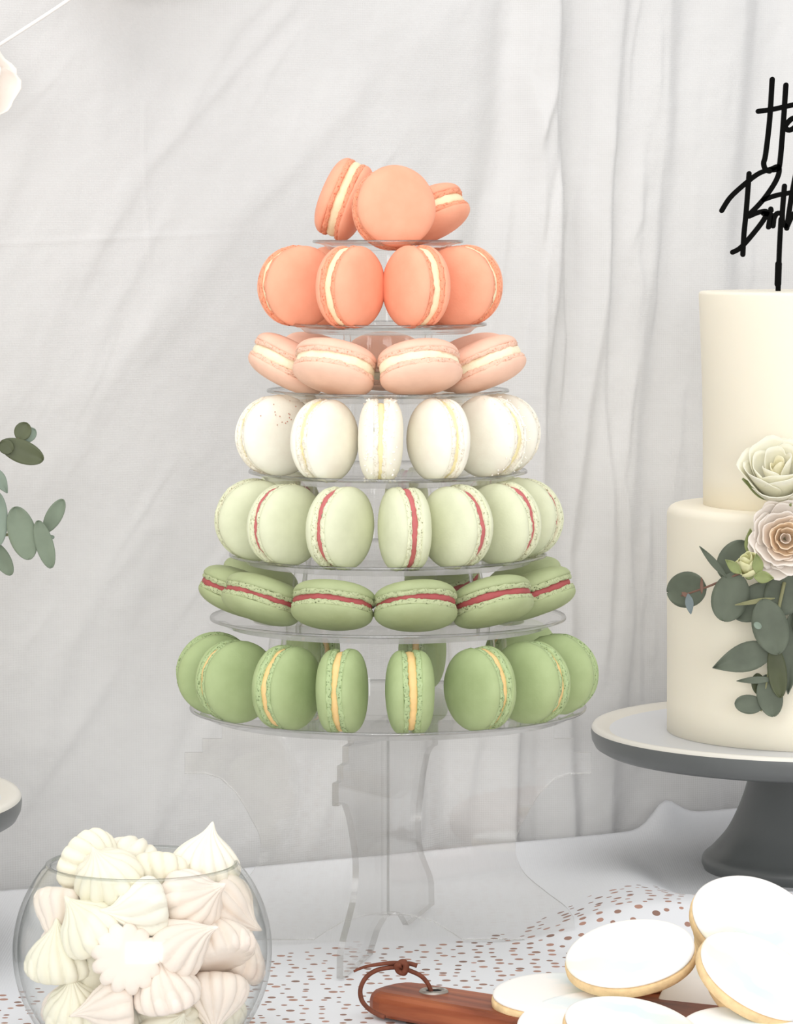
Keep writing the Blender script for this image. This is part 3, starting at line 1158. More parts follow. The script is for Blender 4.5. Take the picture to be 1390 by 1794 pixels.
# ------------------------------------------------------------------ cake topper lettering
top = empty('cake_topper', at(1363, 500, 2.03))
tag(top, 'black acrylic script cake topper reading Happy Birthday', 'cake topper')
TOP0 = Vector(top.location)


def stroke(name, polys, w=9.0, Y=2.03, dy=0.0):
    """flat laser cut strokes, 3 mm thick, from pen paths"""
    parts = []
    for pts in polys:
        P = [at(a, b, Y) - TOP0 for a, b in pts]
        P = catmull(P, 5) if len(P) > 2 else P
        hw = w / F_PX * Y / 2
        n = len(P)
        left, right = [], []
        for i in range(n):
            t = (P[min(i + 1, n - 1)] - P[max(i - 1, 0)])
            t = Vector((t.x, 0, t.z)).normalized()
            nn = Vector((-t.z, 0, t.x))
            left.append(P[i] + nn * hw)
            right.append(P[i] - nn * hw)
        t0 = (P[0] - P[1]).normalized()
        t1 = (P[-1] - P[-2]).normalized()
        n0 = Vector((-t0.z, 0, t0.x))
        n1 = Vector((-t1.z, 0, t1.x))
        cap0 = [P[0] + t0 * hw * math.sin(a) + n0 * hw * math.cos(a) for a in np.linspace(0, math.pi, 7)[1:-1]]
        cap1 = [P[-1] + t1 * hw * math.sin(a) + n1 * hw * math.cos(a) for a in np.linspace(0, math.pi, 7)[1:-1]]
        m = len(left)
        V, F = [], []
        for y in (-0.0015 + dy, 0.0015 + dy):
            for p in left + right + cap0 + cap1:
                V.append((p.x, y, p.z))
        N = 2 * m + 10
        for s in (0, 1):
            o = s * N
            for i in range(m - 1):
                q = (o + i, o + i + 1, o + m + i + 1, o + m + i)
                F.append(q if s == 0 else q[::-1])
            c0 = [o] + [o + m] + [o + 2 * m + k for k in range(5)]
            c1 = [o + m - 1] + [o + 2 * m - 1] + [o + 2 * m + 5 + k for k in range(5)]
            # start cap runs left->right or right->left depending on the turn; fan is fine for a convex cap
            for base, a, b, ks in ((P[0], o, o + m, [o + 2 * m + k for k in range(5)]), (P[-1], o + m - 1, o + 2 * m - 1, [o + 2 * m + 5 + k for k in range(5)])):
                va, vb, vk = Vector(V[a]), Vector(V[b]), Vector(V[ks[0]])
                seq = [a] + ks + [b] if (va - vk).length < (vb - vk).length else [b] + ks + [a]
                F.append(tuple(seq))
        # rim
        def rim(seq):
            for i, j in zip(seq[:-1], seq[1:]):
                F.append((i, j, j + N, i + N))
        rim(list(range(m)))
        rim(list(range(m, 2 * m)))
        for a, b, ks in ((0, m, [2 * m + k for k in range(5)]), (m - 1, 2 * m - 1, [2 * m + 5 + k for k in range(5)])):
            va, vb, vk = Vector(V[a]), Vector(V[b]), Vector(V[ks[0]])
            rim([a] + ks + [b] if (va - vk).length < (vb - vk).length else [b] + ks + [a])
        parts.append((V, F))
        dy += 0.00002
    V, F = join(parts)
    return mesh_obj(name, V, F, M_BLACK, top, smooth=False)


stroke('letter_H', [[(1353.5, 139), (1349, 210), (1342, 270), (1338.5, 286), (1342, 297), (1349, 300)],
                    [(1377.5, 149), (1373, 215), (1367, 285), (1362, 296), (1352, 298)],
                    [(1329, 195), (1352, 192), (1380, 186), (1402, 181)]], 8.8)
stroke('letter_a', [[(1402, 206), (1388, 208), (1376, 222), (1384, 228), (1396, 220), (1404, 206), (1403, 226), (1410, 228)]], 9)
stroke('letter_p', [[(1418, 205), (1413, 262)], [(1418, 210), (1432, 204), (1437, 216), (1424, 226), (1416, 224)]], 8)
stroke('letter_p', [[(1446, 203), (1441, 260)], [(1446, 208), (1460, 202), (1465, 214), (1452, 224), (1444, 222)]], 8)
stroke('letter_y', [[(1472, 200), (1474, 218), (1486, 214), (1492, 196), (1484, 250), (1464, 264), (1466, 250), (1500, 226)]], 8)
stroke('letter_B', [[(1313, 304), (1308, 370), (1304, 410), (1302, 446)],
                    [(1265, 369), (1280, 346), (1306, 322), (1330, 304), (1352, 296), (1364, 292), (1365, 304), (1356, 324), (1336, 352), (1313, 376)],
                    [(1313, 379), (1330, 372), (1344, 371), (1338, 386), (1318, 412), (1298, 434), (1284, 442)]], 8.6)
stroke('letter_i', [[(1350, 380), (1347, 398)], [(1351, 366), (1351.6, 369)], [(1338, 374), (1350, 376), (1358, 380)]], 8.6)
stroke('letter_r', [[(1357, 378), (1355, 396)], [(1355, 384), (1362, 374), (1370, 374)]], 8.6)
stroke('letter_t', [[(1375, 326), (1371, 384), (1377, 396)], [(1338, 350), (1362, 342), (1396, 336), (1410, 334)]], 8.6)
stroke('letter_h', [[(1398, 290), (1388, 340), (1379, 400)], [(1380, 396), (1390, 376), (1400, 372), (1400, 394)]], 8.6)
stroke('letter_d', [[(1436, 372), (1420, 374), (1416, 392), (1430, 392), (1438, 374)], [(1448, 300), (1438, 394)]], 8)
stroke('letter_a', [[(1474, 370), (1458, 374), (1456, 390), (1470, 388), (1476, 370), (1474, 392)]], 8)
stroke('letter_y', [[(1488, 368), (1488, 386), (1500, 384), (1508, 364), (1498, 420), (1476, 434), (1500, 404)]], 8)
stroke('stick', [[(1369, 384), (1366, 440), (1363.5, 520)]], 8.4, dy=0.0001)
stroke('stick_sleeve', [[(1364.5, 462), (1363.2, 498)]], 11, dy=-0.0006)


# ------------------------------------------------------------------ leaves and flowers
def leaf_mesh(L, Wd, shape='oval', cup=0.10, bend=0.10):
    n, m = 17, 9
    P = np.zeros((n, m, 3))
    for i in range(n):
        t = (1 - math.cos(math.pi * i / (n - 1))) / 2
        e = math.sqrt(max(0.0, 1 - (2 * t - 1) ** 2))
        if shape == 'round':
            w = e
        elif shape == 'lance':
            w = math.sin(math.pi * t ** 0.85) ** 0.95
        else:
            w = e * (0.93 + 0.14 * t * (1 - t) * 2)
        w = max(w, 0.03) * Wd / 2
        for j in range(m):
            q = j / (m - 1) * 2 - 1
            P[i, j] = (q * w, t * L, cup * Wd * q * q * 0.5 - bend * L * t * t - 0.03 * Wd * (1 - abs(q)) ** 2
                       + 0.012 * L * math.sin(5 * t + 2 * q))
    return grid_shell(P, 0.00045)


def leaf(parent, base, tip, w, Y, mat, shape='oval', dY=0.0, face=(0, -1, 0.15), cup=0.12, bend=0.05):
    """leaf from base to tip (picked in the photo at depth Y), w its width in px"""
    o0 = Vector(parent.location) if parent else Vector((0, 0, 0))
    B = at(base[0], base[1], Y)
    T = at(tip[0], tip[1], Y + dY)
    y = (T - B)
    L = y.length
    y = y / L
    N = Vector(face)
    x = y.cross(N).normalized()
    z = x.cross(y).normalized()
    V, F = leaf_mesh(L, w / F_PX * Y, shape, cup, bend)
    V = [B - o0 + x * v[0] + y * v[1] + z * v[2] for v in V]
    return mesh_obj('leaf', V, F, mat, parent)


def stem(parent, pts, r0, r1, mat):
    o0 = Vector(parent.location)
    P = catmull([at(a, b, Y) - o0 for a, b, Y in pts], 6)
    n = len(P)
    V, F = tube(P, [r0 + (r1 - r0) * i / (n - 1) for i in range(n)], 7)
    return mesh_obj('stem', V, F, mat, parent)


# left edge sprigs
YL = 1.80
s1 = empty('eucalyptus_sprig', at(-130, 860, YL))
tag(s1, 'small upper eucalyptus sprig at the left edge with dark olive leaves', 'eucalyptus', 'eucalyptus sprigs')
stem(s1, [(-150, 880, YL), (-80, 825, YL), (-10, 792, YL), (18, 780, YL), (33, 768, YL)], 0.0009, 0.0005, M_STEM)
leaf(s1, (33, 770), (47, 741), 30, YL, M_LEAF_D, 'round')
leaf(s1, (38, 771), (62, 753), 25, YL + 0.004, M_LEAF_P, 'round')
leaf(s1, (0, 776), (76, 806), 41, YL - 0.002, M_LEAF_D, 'oval', bend=0.0)
leaf(s1, (22, 790), (0, 776), 26, YL - 0.004, M_LEAF_D, 'round')
leaf(s1, (-20, 800), (-60, 760), 40, YL, M_LEAF_D, 'oval')
s2 = empty('eucalyptus_sprig', at(-130, 950, YL))
tag(s2, 'lower eucalyptus sprig at the left edge with round grey green leaves', 'eucalyptus', 'eucalyptus sprigs')
stem(s2, [(-150, 955, YL), (-60, 948, YL), (10, 937, YL), (60, 938, YL), (95, 941, YL)], 0.0011, 0.0006, M_STEM_G)
leaf(s2, (-14, 818), (13, 864), 24, YL, M_LEAF_P, 'lance')
leaf(s2, (-6, 958), (-8, 860), 42, YL - 0.004, M_LEAF_P, 'round', bend=0)
leaf(s2, (52, 980), (26, 888), 50, YL - 0.006, M_LEAF_L, 'round', bend=0, cup=0.05)
leaf(s2, (66, 912), (90, 995), 32, YL - 0.008, M_LEAF_L, 'oval', bend=0)
leaf(s2, (79, 932), (111, 875), 29, YL + 0.002, M_LEAF_L, 'oval', bend=0)
leaf(s2, (-14, 950), (20, 1007), 30, YL, M_LEAF_L, 'oval', bend=0)
leaf(s2, (84, 941), (95, 941), 8, YL - 0.003, M_LEAF_P, 'round')

# sprigs on the cake
YC = 1.945
ga = empty('eucalyptus_sprig', at(1300, 1000, YC))
tag(ga, 'eucalyptus sprig on the cake pointing left with a round end leaf', 'eucalyptus', 'eucalyptus sprigs')
stem(ga, [(1345, 990, YC + 0.005), (1300, 1003, YC), (1240, 1028, YC + 0.004), (1194, 1044, YC + 0.012)], 0.0010, 0.0005, M_STEM)
leaf(ga, (1238, 1028), (1170, 1038), 64, YC + 0.012, M_LEAF, 'round', dY=0.012, bend=0, cup=0.06)
leaf(ga, (1206, 1040), (1211, 1076), 15, YC + 0.006, M_LEAF_B, 'lance')
leaf(ga, (1195, 1038), (1208, 1046), 8, YC + 0.006, M_STEM, 'lance')
leaf(ga, (1274, 1012), (1226, 957), 13, YC - 0.004, M_LEAF, 'lance', bend=0)
leaf(ga, (1266, 1012), (1310, 950), 58, YC + 0.006, M_LEAF, 'round', bend=0)
leaf(ga, (1292, 1004), (1268, 1088), 66, YC + 0.000, M_LEAF, 'round', bend=0, cup=0.04)
leaf(ga, (1230, 1040), (1230, 1012), 6, YC + 0.004, M_STEM, 'lance')

gb = empty('eucalyptus_sprig', at(1360, 1040, YC))
tag(gb, 'eucalyptus sprig hanging down the cake below the peach rose', 'eucalyptus', 'eucalyptus sprigs')
stem(gb, [(1375, 1020, YC), (1360, 1090, YC - 0.004), (1352, 1150, YC - 0.002), (1343, 1200, YC), (1334, 1246, YC + 0.002)], 0.0011, 0.0005, M_STEM_G)
leaf(gb, (1372, 1030), (1284, 1078), 62, YC + 0.002, M_LEAF, 'round', bend=0)
leaf(gb, (1350, 1070), (1408, 1004), 74, YC + 0.001, M_LEAF, 'round', bend=0)
leaf(gb, (1358, 1048), (1288, 1060), 9, YC - 0.008, M_STEM_G, 'lance', bend=0)
leaf(gb, (1336, 1050), (1364, 1146), 64, YC - 0.009, M_LEAF, 'oval', bend=0.0, cup=0.05)
leaf(gb, (1362, 1134), (1249, 1170), 52, YC - 0.002, M_LEAF, 'lance', bend=0.0)
leaf(gb, (1356, 1130), (1368, 1222), 34, YC - 0.003, M_LEAF_D, 'oval', bend=0)
leaf(gb, (1390, 1070), (1381, 1216), 44, YC + 0.001, M_LEAF, 'lance', bend=0)
leaf(gb, (1342, 1182), (1356, 1255), 46, YC + 0.0, M_LEAF, 'oval', bend=0)
leaf(gb, (1356, 1190), (1291, 1193), 13, YC - 0.002, M_LEAF, 'lance', bend=0)
leaf(gb, (1326, 1180), (1334, 1218), 26, YC + 0.004, M_LEAF_D, 'oval', bend=0)
leaf(gb, (1337, 1236), (1288, 1232), 34, YC + 0.001, M_LEAF, 'round', bend=0)
leaf(gb, (1395, 1075), (1450, 1130), 60, YC, M_LEAF, 'oval')
# tiny seed cluster on the front leaf
leaf(gb, (1322, 1092), (1334, 1100), 12, YC - 0.013, M_LEAF_P, 'round')


def petal_grid(r0, r1, z0, z1, span, curl, ph, seed, n=9, m=11):
    rr = random.Random(seed)
    a1, a2 = rr.uniform(0, 6), rr.uniform(0, 6)
    P = np.zeros((n, m, 3))
    for i in range(n):
        v = i / (n - 1)
        for j in range(m):
            u = j / (m - 1) * 2 - 1
            wprof = math.sin(math.pi * (0.18 + 0.50 * v))
            top = 1 - 0.13 * u * u * v - 0.05 * abs(u) ** 6 * v
            th = ph + u * span * wprof
            vv = v * top
            r = r0 + (r1 - r0) * (math.sin(vv * math.pi / 2) ** 0.8)
            r += curl * max(0, vv - 0.55) ** 2 * 4 + 0.06 * r1 * math.sin(3 * u + a1) * v + 0.035 * r1 * math.sin(7 * u + a2) * v * v
            z = z0 + (z1 - z0) * vv * (1 + 0.10 * math.sin(a1 * 3)) + 0.05 * r1 * math.sin(5 * u + a2) * v - curl * max(0, vv - 0.7) ** 2 * 6
            P[i, j] = (r * math.cos(th), r * math.sin(th), z)
    return P


def rose(name, loc, axis, R, layers, label, group, spin=0.0, sep=0, cat='rose'):
    q = Vector((0, 0, 1)).rotation_difference(Vector(axis).normalized()) @ Matrix.Rotation(spin, 3, 'Z').to_quaternion()
    root = empty(name, loc, q)
    tag(root, label, cat, group)
    k = 0
    for li, (cnt, r0, r1, z1, span, curl, mat) in enumerate(layers):
        for c in range(cnt):
            ph = 2 * math.pi * c / cnt + li * 0.9 + 0.15 * math.sin(k * 3.1)
            P = petal_grid(r0 * R, r1 * R * (1 + 0.04 * math.sin(k * 2.3)), -0.55 * R * (0.5 + 0.5 * r1), z1 * R, span, curl * R, ph, k * 13 + li)
            V, F = grid_shell(P, 0.0004)
            mesh_obj('petal', V, F, mat, root)
            k += 1
    # receptacle and sepals
    V, F = lathe([(0, -0.75 * R), (0.22 * R, -0.70 * R), (0.30 * R, -0.5 * R), (0.2 * R, -0.35 * R), (0, -0.3 * R)], 16)
    mesh_obj('receptacle', V, F, M_SEPAL, root)
    for c in range(sep):
        ph = 2 * math.pi * c / sep + 0.4
        V, F = leaf_mesh(1.0 * R, 0.34 * R, 'lance', 0.2, -0.25)
        Mx = Matrix.Rotation(ph, 4, 'Z') @ Matrix.Translation((0, 0.2 * R, -0.58 * R)) @ Matrix.Rotation(0.5, 4, 'X')
        mesh_obj('sepal', [Mx @ Vector(v) for v in V], F, M_SEPAL, root)
    return root


def petal_mat(name, rgb, rough=0.7, spec=0.15, sss=0.1, rgb2=None, vscale=200):
    m = plain(name, rgb, rough=rough, spec=spec, rgb2=rgb2, vscale=vscale)
    nt = m.node_tree
    b = nt.nodes['Principled BSDF']
    out = [n for n in nt.nodes if n.type == 'OUTPUT_MATERIAL'][0]
    tl = nt.nodes.new('ShaderNodeBsdfTranslucent')
    tl.inputs['Color'].default_value = lin(*rgb)
    mx = nt.nodes.new('ShaderNodeMixShader')
    mx.inputs['Fac'].default_value = 0.14
    nt.links.new(b.outputs[0], mx.inputs[1])
    nt.links.new(tl.outputs[0], mx.inputs[2])
    nt.links.new(mx.outputs[0], out.inputs['Surface'])
    return m


P_PEACH = petal_mat('petal_peach', (255, 230, 198), rough=0.7, spec=0.1, sss=0.1, rgb2=(255, 236, 210), vscale=200)
P_BLUSH = petal_mat('petal_blush', (255, 240, 224), rough=0.7, spec=0.1, sss=0.1, rgb2=(255, 244, 232), vscale=200)
P_PALE = petal_mat('petal_pale', (255, 246, 236), rough=0.7, spec=0.1, sss=0.1, rgb2=(255, 248, 240), vscale=200)
P_CREAM = petal_mat('petal_cream', (254, 251, 230), rough=0.7, spec=0.1, sss=0.1, rgb2=(255, 253, 238), vscale=200)
P_CREAMY = petal_mat('petal_cream_yellow', (253, 247, 212), rough=0.7, spec=0.1, sss=0.1, rgb2=(254, 249, 222), vscale=200)
P_BUD = petal_mat('petal_bud', (232, 230, 178), rough=0.7, spec=0.15, rgb2=(240, 238, 196), vscale=200)

rose('cream_rose', at(1364, 850, 1.948), (-0.10, -0.62, 0.78), 0.0215, [
    (3, 0.02, 0.18, 0.86, 1.35, 0.0, P_CREAMY), (3, 0.05, 0.36, 0.95, 1.25, 0.02, P_CREAM), (3, 0.06, 0.58, 1.0, 1.25, 0.06, P_CREAM),
    (4, 0.08, 0.76, 0.92, 1.1, 0.12, P_CREAM), (4, 0.08, 0.92, 0.74, 1.05, 0.20, P_CREAM)],
    'pale yellow cream rose against the upper cake tier', 'roses on the cake', 0.9, 3)
rose('peach_rose', at(1376, 944, 1.932), (-0.06, -0.98, 0.10), 0.0205, [
    (3, 0.02, 0.14, 0.40, 1.2, 0.0, P_BLUSH), (4, 0.04, 0.28, 0.42, 1.0, 0.02, P_PEACH), (5, 0.05, 0.42, 0.40, 0.9, 0.04, P_PEACH),
    (5, 0.06, 0.58, 0.38, 0.85, 0.06, P_BLUSH), (6, 0.08, 0.74, 0.32, 0.75, 0.08, P_PALE), (6, 0.08, 0.88, 0.22, 0.7, 0.10, P_PALE), (6, 0.08, 0.99, 0.10, 0.7, 0.10, P_PALE)],
    'open peach garden rose below the cream rose on the cake', 'roses on the cake', 0.2, 0)
bud = rose('rose_bud', at(1311, 995, 1.928), (-0.18, -0.50, 0.80), 0.0100, [
    (3, 0.05, 0.40, 0.85, 1.3, -0.10, P_BUD), (4, 0.10, 0.62, 0.62, 1.1, -0.16, P_BUD), (4, 0.10, 0.78, 0.30, 0.9, -0.10, P_BUD)],
    'small closed greenish cream rose bud left of the peach rose', 'roses on the cake', 0.0, 0)
for base, tip, w in [((1296, 1000), (1271, 978), 18), ((1326, 1002), (1335, 972), 18), ((1322, 1012), (1354, 1012), 20), ((1308, 1018), (1296, 1024), 12)]:
    pass
sl = empty('rose_leaf', at(1316, 975, 1.936))
tag(sl, 'pointed light green leaf between the bud and the peach rose', 'leaf')
leaf(sl, (1316, 976), (1315, 926), 22, 1.936, M_SEPAL, 'lance', bend=0)
for k, (base, tip, w) in enumerate([((1298, 1004), (1272, 981), 18), ((1330, 1006), (1326, 970), 20), ((1322, 1010), (1356, 1013), 22)]):
    B, T = at(base[0], base[1], 1.922), at(tip[0], tip[1], 1.918)
    inv = bud.matrix_world.inverted() if False else (Matrix.Translation(bud.location) @ bud.rotation_quaternion.to_matrix().to_4x4()).inverted()
    y = (T - B)
    Ln = y.length
    y.normalize()
    x = y.cross(Vector((0, -1, 0.2))).normalized()
    z = x.cross(y)
    V, F = leaf_mesh(Ln, w / F_PX * 1.92, 'lance', 0.25, 0.05)
    mesh_obj('sepal', [inv @ (B + x * v[0] + y * v[1] + z * v[2]) for v in V], F, M_SEPAL, bud)

# ------------------------------------------------------------------ hanging flower garland, top left
PF_IN = plain('paper_blush', (250, 232, 220), rough=0.9, spec=0.1)
PF_MID = plain('paper_cream', (250, 244, 230), rough=0.9, spec=0.1)
PF_OUT = plain('paper_pale', (252, 244, 236), rough=0.9, spec=0.1)
rose('paper_flower', at(-72, 142, 1.93), (0.35, -0.9, 0.25), 0.030, [
    (3, 0.02, 0.2, 0.6, 1.2, 0.0, PF_IN), (4, 0.05, 0.4, 0.6, 0.9, 0.03, PF_MID), (5, 0.06, 0.65, 0.5, 0.8, 0.08, PF_OUT), (6, 0.08, 0.98, 0.25, 0.75, 0.1, PF_OUT)],
    'cream paper flower peeking in at the upper left edge', 'paper flowers on the cord', 0.3, 0, 'paper flower')
rose('paper_flower', at(262, -160, 2.000), (0.05, -0.9, -0.2), 0.046, [
    (3, 0.02, 0.2, 0.6, 1.2, 0.0, PF_IN), (4, 0.05, 0.4, 0.6, 0.9, 0.03, PF_MID), (5, 0.06, 0.65, 0.5, 0.8, 0.08, PF_OUT), (6, 0.08, 0.98, 0.25, 0.75, 0.1, PF_OUT)],
    'cream paper flower above the top edge shading the backdrop', 'paper flowers on the cord', 0.3, 0, 'paper flower')
gc = [at(-300, 250, 1.95), at(-72, 122, 1.955), at(70, 33, 1.965), at(200, -52, 1.975), at(420, -180, 1.98)]
V, F = tube(catmull(gc, 8), 0.0011, 8)
tag(mesh_obj('garland_cord', V, F, M_ROPE), 'thin white cord strung diagonally across the upper left backdrop', 'cord')

# ------------------------------------------------------------------ bowl of meringues
BC = at(250, 1664, 1.585)
BR = 0.0607
BZ = 0.0022
bowl = empty('glass_bowl', (BC.x, BC.y, BZ))
tag(bowl, 'round clear glass fishbowl filled with meringue kisses', 'bowl')
hc = BC.z - BZ
prof = []
zr = 0.0405
a_top = math.asin(zr / BR)
a_bot = -math.asin((hc) / BR)
TH = 0.0022
prof.append((0, 0.0))
for k in range(41):
    a = a_bot + (a_top - a_bot) * k / 40
    prof.append((BR * math.cos(a), hc + BR * math.sin(a)))
rt = BR * math.cos(a_top)
prof += [(rt - 0.0002, hc + zr + 0.0008), (rt - 0.0011, hc + zr + 0.0013), (rt - 0.0021, hc + zr + 0.0008)]
RI = BR - TH
ai_top = math.asin((zr - 0.0002) / RI)
ai_bot = -math.asin((hc - 0.004) / RI)
for k in range(41):
    a = ai_top + (ai_bot - ai_top) * k / 40
    prof.append((RI * math.cos(a), hc + RI * math.sin(a)))
prof.append((0, 0.004))
V, F = lathe(prof, 128)
fmi = [0] * len(F)
for r_i in range(41, 45):
    for k in range(128):
        fmi[r_i * 128 + k] = 1
mesh_obj('bowl_wall', V, F, None, bowl, mats=[M_GLASS, M_BOWLRIM], fm=fmi)


def meringue_mesh(seed, nfl, twist, R=0.0155, tipk=1.0):
    r = random.Random(seed)
    base = [(0, -0.0080), (0.55, -0.0082), (0.86, -0.0078), (0.98, -0.0062), (1.03, -0.0035), (1.02, -0.0005), (0.95, 0.0025), (0.84, 0.0052), (0.70, 0.0077),
            (0.55, 0.0099), (0.41, 0.0118), (0.29, 0.0136), (0.20, 0.0153), (0.135, 0.0170), (0.09, 0.0186), (0.05, 0.0200), (0, 0.0210)]
    prof = [(a * R, z * (tipk if z > 0.008 else 1)) for a, z in base]
    bx, by = r.uniform(-1, 1), r.uniform(-1, 1)
    seg = nfl * 12
    ph = r.uniform(0, 6.28)
    def wob(th, i, rr, z):
        t = i / len(prof)
        c = abs(math.cos(nfl * (th + twist * max(0, z + 0.004) * 40 + ph) / 2))
        amp = 0.19 * min(1, max(0, (i - 1) / 3.0)) * (1.0 if t < 0.8 else 0.5)
        q = 1 - amp * (1 - c) ** 1.4 + amp * 0.25
        q *= 1 + 0.03 * math.sin(2 * th + ph)
        return rr * q, z
    V, F = lathe(prof, seg, wob)
    out = []
    for x, y, z in V:
        k = max(0, z - 0.006) / 0.015
        out.append((x + bx * 0.0022 * k * k, y + by * 0.0022 * k * k, z))
    return out, F


MER = []
for sd, nfl, tw, Rm, tk in [(1, 13, 0.25, 0.0158, 1.0), (2, 12, -0.3, 0.0150, 0.92), (3, 11, 0.45, 0.0152, 1.12)]:
    for mt in (M_MER_A, M_MER_B, M_MER_C):
        V, F = meringue_mesh(sd * 5, nfl, tw, Rm, tk)
        me = bpy.data.meshes.new('meringue_kiss')
        me.from_pydata(V, [], F)
        me.materials.append(mt)
        me.polygons.foreach_set('use_smooth', [True] * len(me.polygons))
        MER.append(me)

# px, py, forward offset (mm towards camera from bowl centre), tip direction (right, up, to camera), mesh, label
mer = [
    (152, 1530, 6, (0.75, -0.35, 0.55), 2, 'cream meringue highest at the left of the bowl, tip towards the middle'),
    (230, 1515, -14, (0.2, 0.5, -0.8), 0, 'small white meringue at the back of the heap under the far rim'),
    (292, 1548, 8, (0.0, -0.75, 0.5), 2, 'broad cream meringue upside down at the top middle of the heap'),
    (368, 1530, -4, (0.12, 0.95, 0.1), 0, 'cream meringue at the top right with a tall looped tip'),
    (200, 1578, 30, (-0.3, 0.75, 0.5), 2, 'cream meringue in the second row behind the left rim'),
    (96, 1606, 20, (-0.15, -0.8, 0.35), 1, 'blush meringue with its base up against the left wall'),
    (98, 1692, 30, (-0.05, 0.98, 0.12), 2, 'plump cream meringue with tip straight up at the left wall'),
    (178, 1632, 42, (-0.55, 0.75, 0.2), 2, 'cream meringue slanting left above the flat faced one'),
    (282, 1634, 45, (-0.9, -0.1, 0.35), 0, 'bright white meringue lying sideways in the centre'),
    (226, 1694, 52, (-0.15, -0.25, -0.95), 1, 'blush meringue showing its flat scalloped base to the front'),
    (352, 1610, 38, (0.75, 0.45, 0.35), 1, 'blush meringue pointing right under the front rim'),
    (334, 1690, 50, (0.75, 0.55, 0.2), 1, 'cream pink meringue with tip to the upper right in front'),
    (408, 1672, 34, (-0.25, 0.75, -0.5), 1, 'blush meringue tipped backwards near the right wall'),
    (428, 1618, 12, (0.75, -0.4, 0.2), 1, 'ribbed blush meringue pressed to the right wall high up'),
    (452, 1688, 8, (0.3, 0.8, -0.3), 1, 'blush meringue half hidden at the widest right wall'),
    (296, 1748, 50, (-0.2, 0.95, 0.1), 1, 'pink white meringue with tip up at the lower front'),
    (112, 1772, 34, (-0.1, 0.85, 0.45), 2, 'ivory meringue with ribbed top low at the left wall'),
    (196, 1770, 46, (-0.95, -0.05, 0.1), 1, 'blush meringue lying on its side low at the front'),
    (408, 1756, 34, (0.0, -0.85, 0.4), 1, 'blush meringue tip down low at the right wall'),
    (166, 1716, 34, (-0.2, 0.3, -0.8), 2, 'ivory meringue wedged behind the flat faced one'),
    (318, 1806, 44, (0.3, 0.2, 0.9), 2, 'cream meringue at the very bottom front of the bowl'),
    (230, 1838, 30, (0.1, 0.9, 0.2), 0, None),
    (130, 1838, 8, (0.1, 0.9, 0.2), 1, None),
    (390, 1838, 8, (0.1, 0.9, 0.2), 2, None),
    (250, 1760, 4, (0.1, 0.9, -0.2), 0, None),
    (180, 1690, -6, (0.1, 0.9, -0.2), 2, None),
    (330, 1680, -4, (0.4, 0.9, -0.2), 1, None),
    (250, 1610, 2, (-0.4, 0.9, -0.2), 0, None),
    (120, 1650, -20, (-0.4, 0.9, -0.2), 1, None),
    (380, 1600, -22, (0.4, 0.9, -0.2), 2, None),
    (250, 1650, -38, (0.0, 0.9, -0.4), 0, None),
    (160, 1740, -34, (0.0, 0.9, -0.4), 1, None),
    (340, 1740, -34, (0.0, 0.9, -0.4), 2, None),
]
MP = np.array([list(at(a, b, BC.y - fwd / 1000.0)) for a, b, fwd, *_ in mer])
MA = MP.copy()
bc = np.array(BC)
rad_m = 0.0128
for it in range(160):
    D = MP[:, None, :] - MP[None, :, :]
    dist = np.linalg.norm(D, axis=2) + 1e-9
    ov = np.clip(2 * rad_m - dist, 0, None)
    np.fill_diagonal(ov, 0)
    MP = MP + 0.22 * (D / dist[:, :, None] * ov[:, :, None]).sum(axis=1)
    MP = MP + 0.03 * (MA - MP)
    v = MP - bc
    lim = BR - TH - 0.0146
    r_ = np.linalg.norm(v, axis=1)
    low = (MP[:, 2] < bc[2] + 0.028)
    k = np.where((r_ > lim) & low, lim / r_, 1.0)
    MP = bc + v * k[:, None]
    MP[:, 2] = np.maximum(MP[:, 2], BZ + 0.004 + 0.0125)
    hr = np.linalg.norm(MP[:, :2] - bc[:2], axis=1)
    f2 = np.where((~low) & (hr > 0.030), 0.030 / hr, 1.0)
    MP[:, :2] = bc[:2] + (MP[:, :2] - bc[:2]) * f2[:, None]
for i, (a, b, fwd, tip, mk, label) in enumerate(mer):
    d = Vector((tip[0], -tip[2], tip[1])).normalized()
    q = Vector((0, 0, 1)).rotation_difference(d) @ Matrix.Rotation(i * 1.7, 3, 'Z').to_quaternion()
    o = link_obj('meringue_kiss', MER[(i % 3) * 3 + mk])
    o.location = tuple(MP[i])
    o.rotation_mode = 'QUATERNION'
    o.rotation_quaternion = q
    s = 0.93 if label is None else (0.98 + 0.05 * math.sin(i * 2.1))
    o.scale = (s, s, s)
    tag(o, label or 'meringue kiss buried inside the heap in the glass bowl', 'meringue', 'meringues in the glass bowl')

# ------------------------------------------------------------------ paddle board with cord
E0 = tbl(668, 1777)
hd = Vector((0.80, -0.60, 0)).normalized()
hn = Vector((0.60, 0.80, 0))
BT = 0.0125
board = empty('paddle_board', (E0.x, E0.y, 0.0024))
board.rotation_euler = (0, 0, math.atan2(hd.y, hd.x))
tag(board, 'reddish wooden paddle board with a cord through its handle under the biscuits', 'serving board')
